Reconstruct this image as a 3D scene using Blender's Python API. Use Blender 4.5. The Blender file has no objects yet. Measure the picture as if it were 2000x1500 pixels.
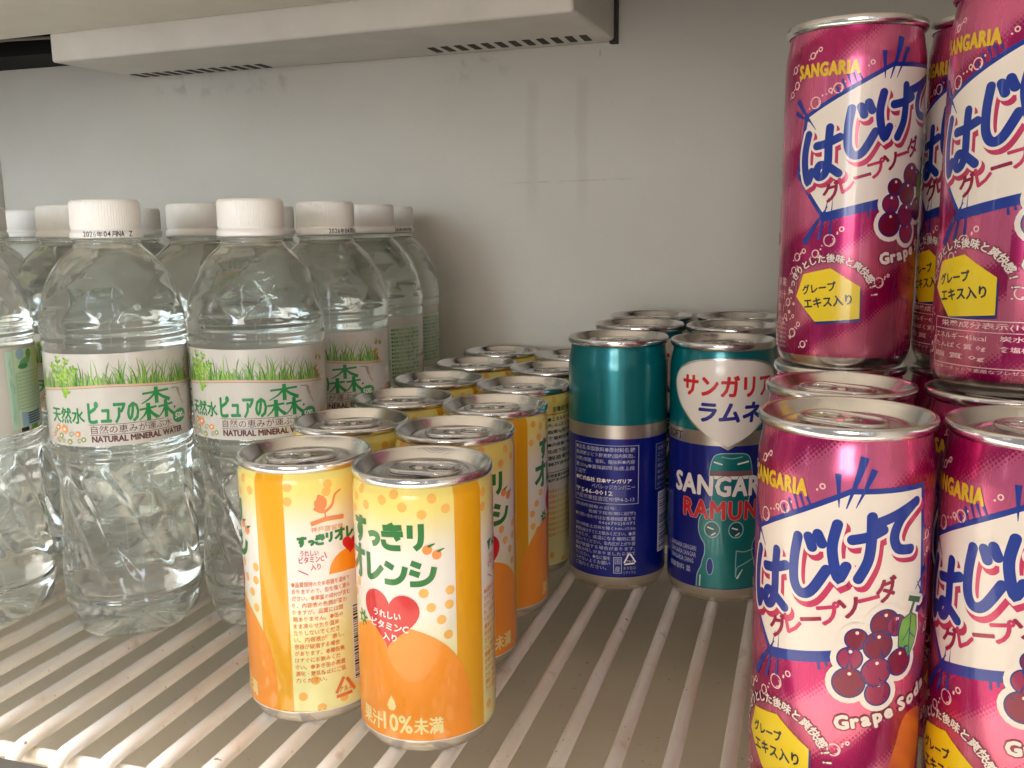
import bpy, math, random
from mathutils import Vector
from mathutils.geometry import tessellate_polygon

S = 0.001                     # everything below is written in millimetres
PI = math.pi
scene = bpy.context.scene
COL = scene.collection

# ------------------------------------------------------------------ camera
cam_d = bpy.data.cameras.new('camera')
cam = bpy.data.objects.new('camera', cam_d)
COL.objects.link(cam)
scene.camera = cam
cam_d.sensor_fit = 'HORIZONTAL'
cam_d.sensor_width = 36.0
cam_d.lens = 36.0 * 1814.4 / 2000.0
cam_d.clip_start = 0.005
cam_d.clip_end = 60.0
from mathutils import Matrix
_y, _p, _r = math.radians(17.751), math.radians(9.653), math.radians(-0.656)
_f = Vector((-math.sin(_y) * math.cos(_p), math.cos(_y) * math.cos(_p), -math.sin(_p)))
_rt = Vector((math.cos(_y), math.sin(_y), 0)); _u = _rt.cross(_f)
_r2 = _rt * math.cos(_r) + _u * math.sin(_r); _u2 = -_rt * math.sin(_r) + _u * math.cos(_r)
M4 = Matrix((( _r2.x, _u2.x, -_f.x, 0), (_r2.y, _u2.y, -_f.y, 0), (_r2.z, _u2.z, -_f.z, 0.19099), (0, 0, 0, 1)))
cam.matrix_world = M4

# ------------------------------------------------------------------ world and lamps
world = bpy.data.worlds.new('World')
scene.world = world
world.use_nodes = True
bg = world.node_tree.nodes['Background']
bg.inputs[0].default_value = (1.0, 0.97, 0.93, 1)
bg.inputs[1].default_value = 0.46


def area(name, loc, target, sx, sy, power, color, spread=180.0):
    d = bpy.data.lights.new(name, 'AREA')
    d.shape = 'RECTANGLE'; d.size = sx; d.size_y = sy
    d.energy = power; d.color = color; d.spread = math.radians(spread)
    o = bpy.data.objects.new(name, d); COL.objects.link(o)
    o.location = loc
    o.rotation_euler = (Vector(target) - Vector(loc)).to_track_quat('-Z', 'Y').to_euler()
    return o


area('window_light', (-0.50, -2.20, 0.42), (-0.74, 0.62, 0.14), 0.6, 0.6, 1.25, (0.58, 0.81, 1.0), 30)
area('shop_ceiling_light', (-0.60, -0.42, 1.35), (-0.38, 0.17, 0.0), 0.30, 0.22, 10.0, (0.86, 0.92, 1.0), 60)
area('warm_ceiling_light', (0.10, -0.40, 1.35), (-0.12, 0.12, 0.0), 0.25, 0.20, 5.0, (1.0, 0.84, 0.62), 50)
area('front_fill_light', (-0.05, -2.30, 0.32), (-0.36, 0.6, 0.12), 1.0, 0.9, 2.1, (1.0, 0.92, 0.83), 40)  # unseen soft fill, added to brighten the back wall and bottles
area('doorway_light', (1.00, -0.56, 0.25), (-0.28, 0.40, 0.08), 0.10, 0.7, 0.9, (0.82, 0.91, 1.0), 110)
area('tube_light', (0.52, -0.90, 0.30), (-0.10, 0.45, 0.12), 0.03, 1.2, 0.6, (0.95, 0.96, 1.0))
area('far_tube_light', (-0.15, -1.10, 0.45), (0.0, 0.35, 0.12), 0.03, 1.0, 0.5, (1.0, 0.95, 0.95))
area('side_light', (-1.7, -1.1, 0.55), (0.05, 0.35, 0.12), 0.08, 0.9, 0.9, (0.95, 0.93, 1.0))

vs = scene.view_settings
vs.view_transform = 'Standard'; vs.look = 'None'
vs.exposure = -0.54; vs.gamma = 1.0; vs.use_curve_mapping = False
cy = scene.cycles
cy.max_bounces = 26; cy.transmission_bounces = 26; cy.diffuse_bounces = 5
cy.glossy_bounces = 8; cy.transparent_max_bounces = 12
cy.caustics_reflective = True; cy.caustics_refractive = True
cy.blur_glossy = 0.6
cy.sample_clamp_indirect = 40.0
cy.use_denoising = True
try:
    cy.denoiser = 'OPENIMAGEDENOISE'
except Exception:
    pass


# ------------------------------------------------------------------ materials
def lin(r, g, b):
    def f(c):
        c /= 255.0
        return c / 12.92 if c <= 0.04045 else ((c + 0.055) / 1.055) ** 2.4
    return (f(r), f(g), f(b), 1.0)


MATS = {}


def mat(name, col, rough=0.4, metal=0.0, coat=0.0, spec=0.5, noise=0.0, nscale=400.0, bump=0.0, bscale=800.0, coat_rough=0.06):
    if name in MATS:
        return MATS[name]
    m = bpy.data.materials.new(name); m.use_nodes = True
    nt = m.node_tree; p = nt.nodes['Principled BSDF']
    p.inputs['Base Color'].default_value = col
    p.inputs['Roughness'].default_value = rough
    p.inputs['Metallic'].default_value = metal
    p.inputs['Coat Weight'].default_value = coat
    p.inputs['Coat Roughness'].default_value = coat_rough
    p.inputs['Specular IOR Level'].default_value = spec
    if noise or bump:
        tc = nt.nodes.new('ShaderNodeTexCoord')
    if noise:
        n = nt.nodes.new('ShaderNodeTexNoise'); n.inputs['Scale'].default_value = nscale
        n.inputs['Detail'].default_value = 5
        nt.links.new(tc.outputs['Object'], n.inputs['Vector'])
        mx = nt.nodes.new('ShaderNodeMix'); mx.data_type = 'RGBA'; mx.blend_type = 'MULTIPLY'
        mx.inputs[0].default_value = noise
        mx.inputs[6].default_value = col
        nt.links.new(n.outputs['Color'], mx.inputs[7])
        bw = nt.nodes.new('ShaderNodeMapRange')
        bw.inputs[1].default_value = 0.3; bw.inputs[2].default_value = 0.7
        bw.inputs[3].default_value = 0.5; bw.inputs[4].default_value = 1.0
        nt.links.new(n.outputs['Fac'], bw.inputs[0])
        nt.links.new(bw.outputs[0], mx.inputs[7])
        nt.links.new(mx.outputs[2], p.inputs['Base Color'])
    if bump:
        n2 = nt.nodes.new('ShaderNodeTexNoise'); n2.inputs['Scale'].default_value = bscale
        n2.inputs['Detail'].default_value = 3
        nt.links.new(tc.outputs['Object'], n2.inputs['Vector'])
        b = nt.nodes.new('ShaderNodeBump'); b.inputs['Strength'].default_value = bump
        b.inputs['Distance'].default_value = 0.001
        nt.links.new(n2.outputs['Fac'], b.inputs['Height'])
        nt.links.new(b.outputs[0], p.inputs['Normal'])
    MATS[name] = m
    return m


class NX:
    """tiny helper: arithmetic on shader sockets"""
    def __init__(self, nt): self.nt = nt

    def m(self, op, a, b=0.0, c=None):
        n = self.nt.nodes.new('ShaderNodeMath'); n.operation = op
        for i, v in enumerate((a, b) if c is None else (a, b, c)):
            if isinstance(v, (int, float)): n.inputs[i].default_value = v
            else: self.nt.links.new(v, n.inputs[i])
        return n.outputs[0]

    def step(self, x, lo, hi, a=0.0, b=1.0):
        n = self.nt.nodes.new('ShaderNodeMapRange'); n.interpolation_type = 'SMOOTHSTEP'
        self.nt.links.new(x, n.inputs[0])
        for i, v in enumerate((lo, hi, a, b)): n.inputs[i + 1].default_value = v
        return n.outputs[0]

    def mix(self, fac, a, b):
        n = self.nt.nodes.new('ShaderNodeMix'); n.data_type = 'RGBA'
        for i, v in ((0, fac), (6, a), (7, b)):
            if isinstance(v, (int, float, tuple)): n.inputs[i].default_value = v
            else: self.nt.links.new(v, n.inputs[i])
        return n.outputs[2]

    def noise(self, vec, scale, detail=4.0):
        n = self.nt.nodes.new('ShaderNodeTexNoise'); n.inputs['Scale'].default_value = scale
        n.inputs['Detail'].default_value = detail
        self.nt.links.new(vec, n.inputs['Vector'])
        return n.outputs['Fac']


def can_coords(nt, R):
    tc = nt.nodes.new('ShaderNodeTexCoord')
    sx = nt.nodes.new('ShaderNodeSeparateXYZ')
    nt.links.new(tc.outputs['Object'], sx.inputs[0])
    N = NX(nt)
    ang = N.m('ARCTAN2', sx.outputs[0], N.m('MULTIPLY', sx.outputs[1], -1.0))
    u = N.m('MULTIPLY', ang, R)
    z = N.m('MULTIPLY', sx.outputs[2], 1000.0)
    return N, u, z, tc.outputs['Object']


def dent(nt, N, ob, p, k=0.14):
    b = nt.nodes.new('ShaderNodeBump'); b.inputs['Strength'].default_value = k; b.inputs['Distance'].default_value = 0.001
    nt.links.new(N.noise(ob, 52.0, 3.0), b.inputs['Height'])
    nt.links.new(b.outputs[0], p.inputs['Normal']); nt.links.new(b.outputs[0], p.inputs['Coat Normal'])


def grape_material():
    m = bpy.data.materials.new('grape_foil'); m.use_nodes = True
    nt = m.node_tree; p = nt.nodes['Principled BSDF']
    N, u, z, ob = can_coords(nt, 26.3)
    # broad slanting bands, printed half-tone dots where pale turns to deep
    t = N.m('ADD', N.m('MULTIPLY', u, 0.52), N.m('MULTIPLY', z, -0.86))
    wob = N.m('MULTIPLY', N.m('SUBTRACT', N.noise(ob, 26.0, 2.0), 0.5), 14.0)
    t = N.m('ADD', t, wob)
    band = N.m('ADD', N.m('MULTIPLY', N.m('SINE', N.m('MULTIPLY', t, 2 * PI / 31.0)), 0.5), 0.5)
    a = N.m('ADD', N.m('MULTIPLY', u, 0.7071), N.m('MULTIPLY', z, 0.7071))
    b = N.m('SUBTRACT', N.m('MULTIPLY', u, 0.7071), N.m('MULTIPLY', z, 0.7071))
    P = 1.2
    fa = N.m('SUBTRACT', N.m('FRACT', N.m('DIVIDE', a, P)), 0.5)
    fb = N.m('SUBTRACT', N.m('FRACT', N.m('DIVIDE', b, P)), 0.5)
    d = N.m('SQRT', N.m('ADD', N.m('MULTIPLY', fa, fa), N.m('MULTIPLY', fb, fb)))
    rad = N.m('MULTIPLY', N.step(band, 0.30, 1.02), 0.70)
    diff = N.m('SUBTRACT', rad, d)
    dot = N.step(diff, -0.05, 0.05)
    smooth = N.step(band, 0.25, 1.0)
    pale = N.mix(N.step(z, 20.0, 70.0), lin(208, 102, 130), lin(208, 96, 140))
    deep = N.mix(N.noise(ob, 40.0, 1.0), lin(142, 6, 68), lin(186, 16, 110))
    base = N.mix(N.m('ADD', N.m('MULTIPLY', dot, 0.86), N.m('MULTIPLY', smooth, 0.14)), pale, deep)
    nt.links.new(base, p.inputs['Base Color'])
    p.inputs['Metallic'].default_value = 0.62
    mp = nt.nodes.new('ShaderNodeMapping'); mp.inputs['Scale'].default_value = (1.0, 1.0, 0.03)
    nt.links.new(ob, mp.inputs['Vector'])
    nt.links.new(N.m('ADD', N.m('MULTIPLY', N.noise(mp.outputs[0], 700.0, 2.0), 0.12), 0.20), p.inputs['Roughness'])
    p.inputs['Coat Weight'].default_value = 0.5
    p.inputs['Coat Roughness'].default_value = 0.08
    dent(nt, N, ob, p)
    return m


def orange_material():
    m = bpy.data.materials.new('cream_print'); m.use_nodes = True
    nt = m.node_tree; p = nt.nodes['Principled BSDF']
    N, u, z, ob = can_coords(nt, 26.3)
    c1 = N.mix(N.step(z, 96.0, 74.0), lin(243, 224, 124), lin(240, 236, 230))
    c2 = N.mix(N.step(z, 58.0, 34.0), c1, lin(240, 234, 164))
    nt.links.new(c2, p.inputs['Base Color'])
    p.inputs['Roughness'].default_value = 0.33
    p.inputs['Coat Weight'].default_value = 0.6
    p.inputs['Coat Roughness'].default_value = 0.07
    dent(nt, N, ob, p)
    return m


def wall_material():
    m = bpy.data.materials.new('wall_lining'); m.use_nodes = True
    nt = m.node_tree; p = nt.nodes['Principled BSDF']
    tc = nt.nodes.new('ShaderNodeTexCoord'); N = NX(nt)
    ob = tc.outputs['Object']
    sx = nt.nodes.new('ShaderNodeSeparateXYZ'); nt.links.new(ob, sx.inputs[0])
    X = N.m('MULTIPLY', sx.outputs[0], 1000.0); Z = N.m('MULTIPLY', sx.outputs[2], 1000.0)
    n1 = N.noise(ob, 9.0, 5.0); n2 = N.noise(ob, 90.0, 6.0); n3 = N.noise(ob, 420.0, 2.0)
    base = N.mix(N.step(n1, 0.3, 0.7), lin(203, 198, 189), lin(209, 205, 197))
    # soot specks under the two rows of vent slots
    zs = N.m('MULTIPLY', N.step(Z, 291.0, 304.0), N.step(Z, 318.0, 310.0))
    xs = N.m('MAXIMUM', N.m('MULTIPLY', N.step(X, -272.0, -255.0), N.step(X, -205.0, -228.0)),
             N.m('MULTIPLY', N.step(X, -524.0, -505.0), N.step(X, -388.0, -400.0)))
    soot = N.m('MULTIPLY', N.m('MULTIPLY', zs, xs), N.step(n2, 0.50, 0.72))
    base = N.mix(N.m('MULTIPLY', soot, 0.26), base, lin(72, 62, 54))
    # two faint darker vertical bands
    wv = N.m('MULTIPLY', N.m('SUBTRACT', N.noise(ob, 30.0, 2.0), 0.5), 5.0)
    Xw = N.m('ADD', X, wv)
    s1 = N.m('MULTIPLY', N.step(Xw, -201.0, -196.0), N.step(Xw, -188.0, -193.0))
    s2 = N.m('MULTIPLY', N.step(Xw, -164.0, -159.0), N.step(Xw, -151.0, -156.0))
    st = N.m('MULTIPLY', N.m('MAXIMUM', s1, s2), N.m('MULTIPLY', N.step(Z, 180.0, 225.0), N.step(Z, 296.0, 288.0)))
    base = N.mix(N.m('MULTIPLY', st, 0.10), base, lin(110, 98, 88))
    zl = N.m('ADD', N.m('SUBTRACT', Z, 222.8), N.m('MULTIPLY', N.m('ADD', X, 130.0), -0.012))
    ln = N.m('MULTIPLY', N.step(N.m('ABSOLUTE', zl), 0.7, 0.2), N.m('MULTIPLY', N.step(X, -222.0, -190.0), N.step(X, -112.0, -135.0)))
    tk = N.m('MULTIPLY', N.step(N.m('ABSOLUTE', N.m('ADD', X, 144.9)), 1.1, 0.5), N.m('MULTIPLY', N.step(Z, 305.5, 307.5), N.step(Z, 312.0, 310.0)))
    base = N.mix(N.m('MULTIPLY', N.m('MAXIMUM', N.m('MULTIPLY', ln, N.step(n2, 0.35, 0.6)), tk), 0.22), base, lin(96, 78, 66))
    spk = N.m('MULTIPLY', N.step(n3, 0.70, 0.76), 0.25)
    base = N.mix(spk, base, lin(120, 108, 94))
    nt.links.new(base, p.inputs['Base Color'])
    rr = N.m('ADD', N.m('MULTIPLY', n1, 0.16), 0.40)
    nt.links.new(rr, p.inputs['Roughness'])
    p.inputs['Specular IOR Level'].default_value = 0.32
    b = nt.nodes.new('ShaderNodeBump'); b.inputs['Strength'].default_value = 0.10; b.inputs['Distance'].default_value = 0.001
    nt.links.new(N.noise(ob, 300.0, 3.0), b.inputs['Height'])
    nt.links.new(b.outputs[0], p.inputs['Normal'])
    return m


def rod_material():
    m = bpy.data.materials.new('white_rod_coating'); m.use_nodes = True
    nt = m.node_tree; p = nt.nodes['Principled BSDF']
    tc = nt.nodes.new('ShaderNodeTexCoord'); N = NX(nt); ob = tc.outputs['Object']
    n1 = N.noise(ob, 22.0, 5.0); n2 = N.noise(ob, 330.0, 3.0); n3 = N.noise(ob, 90.0, 5.0)
    base = N.mix(N.step(n1, 0.38, 0.68), lin(246, 244, 241), lin(238, 230, 219))
    base = N.mix(N.m('MULTIPLY', N.step(n3, 0.60, 0.78), 0.42), base, lin(170, 126, 96))
    base = N.mix(N.m('MULTIPLY', N.step(n2, 0.69, 0.74), 0.75), base, lin(92, 70, 52))
    nt.links.new(base, p.inputs['Base Color'])
    p.inputs['Roughness'].default_value = 0.38
    b = nt.nodes.new('ShaderNodeBump'); b.inputs['Strength'].default_value = 0.25; b.inputs['Distance'].default_value = 0.0006
    nt.links.new(N.noise(ob, 420.0, 3.0), b.inputs['Height'])
    nt.links.new(b.outputs[0], p.inputs['Normal'])
    return m


def floor_material():
    m = bpy.data.materials.new('floor_pan_lining'); m.use_nodes = True
    nt = m.node_tree; p = nt.nodes['Principled BSDF']
    tc = nt.nodes.new('ShaderNodeTexCoord'); N = NX(nt); ob = tc.outputs['Object']
    n1 = N.noise(ob, 11.0, 5.0); n3 = N.noise(ob, 260.0, 3.0)
    base = N.mix(N.step(n1, 0.32, 0.68), lin(240, 229, 210), lin(246, 236, 218))
    base = N.mix(N.m('MULTIPLY', N.step(n3, 0.68, 0.76), 0.5), base, lin(112, 98, 82))
    nt.links.new(base, p.inputs['Base Color'])
    p.inputs['Roughness'].default_value = 0.33
    return m


def water_material():
    m = bpy.data.materials.new('clear_bottle_with_water'); m.use_nodes = True
    nt = m.node_tree; p = nt.nodes['Principled BSDF']
    p.inputs['Base Color'].default_value = (0.95, 0.992, 0.962, 1)
    p.inputs['Roughness'].default_value = 0.085
    p.inputs['Coat Weight'].default_value = 1.0
    p.inputs['Coat Roughness'].default_value = 0.015
    p.inputs['IOR'].default_value = 1.335
    p.inputs['Transmission Weight'].default_value = 0.95
    tc = nt.nodes.new('ShaderNodeTexCoord'); N = NX(nt)
    b = nt.nodes.new('ShaderNodeBump'); b.inputs['Strength'].default_value = 0.025; b.inputs['Distance'].default_value = 0.002
    nt.links.new(N.noise(tc.outputs['Object'], 70.0, 2.0), b.inputs['Height'])
    nt.links.new(b.outputs[0], p.inputs['Normal'])
    return m


def lid_material():
    m = bpy.data.materials.new('can_end_aluminium'); m.use_nodes = True
    nt = m.node_tree; p = nt.nodes['Principled BSDF']
    tc = nt.nodes.new('ShaderNodeTexCoord'); N = NX(nt); ob = tc.outputs['Object']
    n = N.noise(ob, 120.0, 3.0)
    base = N.mix(n, lin(222, 221, 222), lin(234, 233, 236))
    nt.links.new(base, p.inputs['Base Color'])
    p.inputs['Metallic'].default_value = 1.0
    nt.links.new(N.m('ADD', N.m('MULTIPLY', n, 0.10), 0.13), p.inputs['Roughness'])
    # rolling grain of the sheet
    mp = nt.nodes.new('ShaderNodeMapping'); mp.inputs['Scale'].default_value = (1.0, 14.0, 1.0)
    nt.links.new(ob, mp.inputs['Vector'])
    b = nt.nodes.new('ShaderNodeBump'); b.inputs['Strength'].default_value = 0.10; b.inputs['Distance'].default_value = 0.0004
    nt.links.new(N.noise(mp.outputs[0], 240.0, 3.0), b.inputs['Height'])
    nt.links.new(b.outputs[0], p.inputs['Normal'])
    return m


GRAPE = grape_material(); CREAM = orange_material(); WALL = wall_material(); ROD = rod_material()
FLOOR = floor_material(); WATER = water_material(); LID = lid_material()
SILVER = mat('silver_print', lin(196, 188, 176), 0.30, 0.85, 0.3)
CANBASE = mat('bare_can_aluminium', lin(214, 208, 200), 0.26, 1.0)
TEAL = mat('teal_foil', lin(0, 114, 122), 0.28, 0.45, 0.5, 0.5, 0.0, 400.0, 0.14, 50.0)
BLUE = mat('navy_print', lin(8, 28, 128), 0.28, 0.35, 0.5, 0.5, 0.0, 400.0, 0.14, 50.0)
CEIL = mat('ceiling_paint', lin(246, 240, 228), 0.45, 0, 0, 0.4, 0.12, 40.0, 0.1, 500.0)
COVER = mat('cover_plastic', lin(236, 231, 224), 0.42, 0, 0, 0.45, 0.22, 28.0, 0.08, 600.0)
DARK = mat('dark_gap', lin(22, 20, 19), 0.6)
SILL = mat('grey_sill', lin(92, 88, 84), 0.45, 0.2, 0, 0.5, 0.3, 90.0)
CAPW = mat('white_cap_plastic', lin(238, 235, 232), 0.36, 0, 0, 0.5)
PAPER = mat('label_film', lin(206, 202, 195), 0.26, 0, 0.5, 0.5, 0.0, 400.0, 0.35, 60.0)


def ink(name, r, g, b, metal=0.0, rough=0.32, coat=0.5):
    return mat('ink_' + name, lin(r, g, b), rough, metal, coat, 0.5, 0.0, 400.0, 0.12, 55.0)


# ------------------------------------------------------------------ mesh builder
class MB:
    def __init__(self):
        self.v = []; self.f = []; self.fm = []; self.n = {}; self.mats = []; self.sharp = False

    def mi(self, m):
        if m not in self.mats: self.mats.append(m)
        return self.mats.index(m)

    def add(self, vs, fs, m, normals=None):
        o = len(self.v); self.v += vs
        k = self.mi(m)
        for f in fs:
            self.f.append(tuple(i + o for i in f)); self.fm.append(k)
        if normals:
            for i, n in enumerate(normals): self.n[o + i] = n

    def lathe(self, prof, n, mats, close=True):
        """prof: list of (r, z); mats: one material or one per segment; creases by repeated points"""
        if not isinstance(mats, list): mats = [mats] * (len(prof) - 1)
        start = 0
        runs = []; cur = [0]
        for i in range(1, len(prof)):
            if prof[i] == prof[i - 1]:
                runs.append(cur); cur = [i]
            else:
                cur.append(i)
        runs.append(cur)
        for run in runs:
            # split also where the material changes (shared positions are fine)
            vs = []; idx = {}
            for i in run:
                r, z = prof[i]
                idx[i] = len(vs)
                if r < 1e-6: vs.append((0, 0, z))
                else:
                    for k in range(n):
                        a = 2 * PI * k / n
                        vs.append((r * math.sin(a), -r * math.cos(a), z))
            o = len(self.v); self.v += vs
            for i in run[:-1]:
                a0 = o + idx[i]; b0 = o + idx[i + 1]
                ra, rb = prof[i][0] < 1e-6, prof[i + 1][0] < 1e-6
                k = self.mi(mats[i])
                for j in range(n):
                    j2 = (j + 1) % n
                    if ra: f = (a0, b0 + j2, b0 + j)
                    elif rb: f = (a0 + j, a0 + j2, b0)
                    else: f = (a0 + j, a0 + j2, b0 + j2, b0 + j)
                    self.f.append(f); self.fm.append(k)

    def tube(self, pts, r, m, n=10, closed=False, cap=True):
        P = [Vector(p) for p in pts]; L = len(P)
        vs = []; up = None
        for i in range(L):
            if closed: t = (P[(i + 1) % L] - P[i - 1])
            else: t = P[min(i + 1, L - 1)] - P[max(i - 1, 0)]
            t.normalize()
            if up is None:
                up = Vector((0, 0, 1)) if abs(t.z) < 0.9 else Vector((1, 0, 0))
            s = t.cross(up)
            if s.length < 1e-6: s = t.orthogonal()
            s.normalize(); up = s.cross(t).normalized()
            for k in range(n):
                a = 2 * PI * k / n
                vs.append(tuple(P[i] + s * math.cos(a) * r + up * math.sin(a) * r))
        fs = []
        for i in range(L if closed else L - 1):
            i2 = (i + 1) % L
            for k in range(n):
                k2 = (k + 1) % n
                fs.append((i * n + k, i * n + k2, i2 * n + k2, i2 * n + k))
        if cap and not closed:
            fs.append(tuple(range(n))); fs.append(tuple(reversed(range((L - 1) * n, L * n))))
        self.add(vs, fs, m)

    def box(self, x0, x1, y0, y1, z0, z1, m):
        vs = [(x, y, z) for x in (x0, x1) for y in (y0, y1) for z in (z0, z1)]
        fs = [(0, 1, 3, 2), (4, 6, 7, 5), (0, 4, 5, 1), (2, 3, 7, 6), (0, 2, 6, 4), (1, 5, 7, 3)]
        self.add(vs, fs, m)

    def extrude(self, loops, z0, z1, m, tilt=0.0):
        """loops: outer + holes of 2D points"""
        allp = [p for l in loops for p in l]
        tris = tessellate_polygon([[Vector((p[0], p[1], 0)) for p in l] for l in loops])
        n = len(allp)
        dz = lambda p: tilt * p[0]
        vs = [(p[0], p[1], z1 + dz(p)) for p in allp] + [(p[0], p[1], z0 + dz(p)) for p in allp]
        fs = []
        for t in tris:
            a, b, c = [Vector(allp[i]) for i in t]
            cr = (b - a).x * (c - a).y - (b - a).y * (c - a).x
            if cr < 0: t = (t[0], t[2], t[1])
            fs.append(tuple(t)); fs.append((t[0] + n, t[2] + n, t[1] + n))
        o = 0
        for l in loops:
            k = len(l)
            for i in range(k):
                j = (i + 1) % k
                fs.append((o + i, o + j, o + j + n, o + i + n))
            o += k
        # walls get their own vertices so that edges stay crisp
        top = [f for f in fs if len(f) == 3]; side = [f for f in fs if len(f) == 4]
        self.add(vs, top, m); self.add(vs, side, m)

    def mesh(self, name, smooth=True):
        me = bpy.data.meshes.new(name)
        me.from_pydata([(a * S, b * S, c * S) for a, b, c in self.v], [], self.f)
        for m in self.mats: me.materials.append(m)
        me.polygons.foreach_set('material_index', self.fm)
        me.polygons.foreach_set('use_smooth', [smooth] * len(self.f))
        me.update()
        if self.n and smooth:
            nn = [tuple(v.vector) for v in me.vertex_normals]
            for i, q in self.n.items(): nn[i] = q
            me.normals_split_custom_set_from_vertices(nn)
        return me


def link(name, me, parent=None, loc=None, rot=None):
    o = bpy.data.objects.new(name, me); COL.objects.link(o)
    if parent: o.parent = parent
    if loc: o.location = loc
    if rot: o.rotation_euler = rot
    return o


def tag(o, label=None, cat=None, group=None, kind=None):
    if label: o['label'] = label
    if cat: o['category'] = cat
    if group: o['group'] = group
    if kind: o['kind'] = kind
    return o


# ------------------------------------------------------------------ flat artwork, later wrapped on a round body
_fc = bpy.data.curves.new('lettering', 'FONT')
_fo = bpy.data.objects.new('lettering', _fc)
COL.objects.link(_fo)
_tc = {}


def glyphs(s, bold=0.0, res=2, spacing=1.0):
    key = (s, bold, res, spacing)
    if key not in _tc:
        _fc.body = s; _fc.offset = bold; _fc.resolution_u = res; _fc.size = 1.0
        _fc.space_character = spacing
        bpy.context.view_layer.update()
        dg = bpy.context.evaluated_depsgraph_get()
        ev = _fo.evaluated_get(dg); me = ev.to_mesh()
        me.calc_loop_triangles()
        vs = [(v.co.x, v.co.y) for v in me.vertices]
        ts = [tuple(t.vertices) for t in me.loop_triangles]
        ev.to_mesh_clear()
        _tc[key] = (vs, ts)
    return _tc[key]


def spline(pts, n=6):
    if len(pts) < 3: return [tuple(p) for p in pts]
    out = []
    P = [pts[0]] + list(pts) + [pts[-1]]
    for i in range(1, len(P) - 2):
        p0, p1, p2, p3 = P[i - 1:i + 3]
        for k in range(n):
            t = k / n
            out.append(tuple(0.5 * (2 * p1[j] + (p2[j] - p0[j]) * t + (2 * p0[j] - 5 * p1[j] + 4 * p2[j] - p3[j]) * t * t
                             + (3 * p1[j] - p0[j] - 3 * p2[j] + p3[j]) * t ** 3) for j in (0, 1)))
    out.append(tuple(pts[-1]))
    return out


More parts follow.
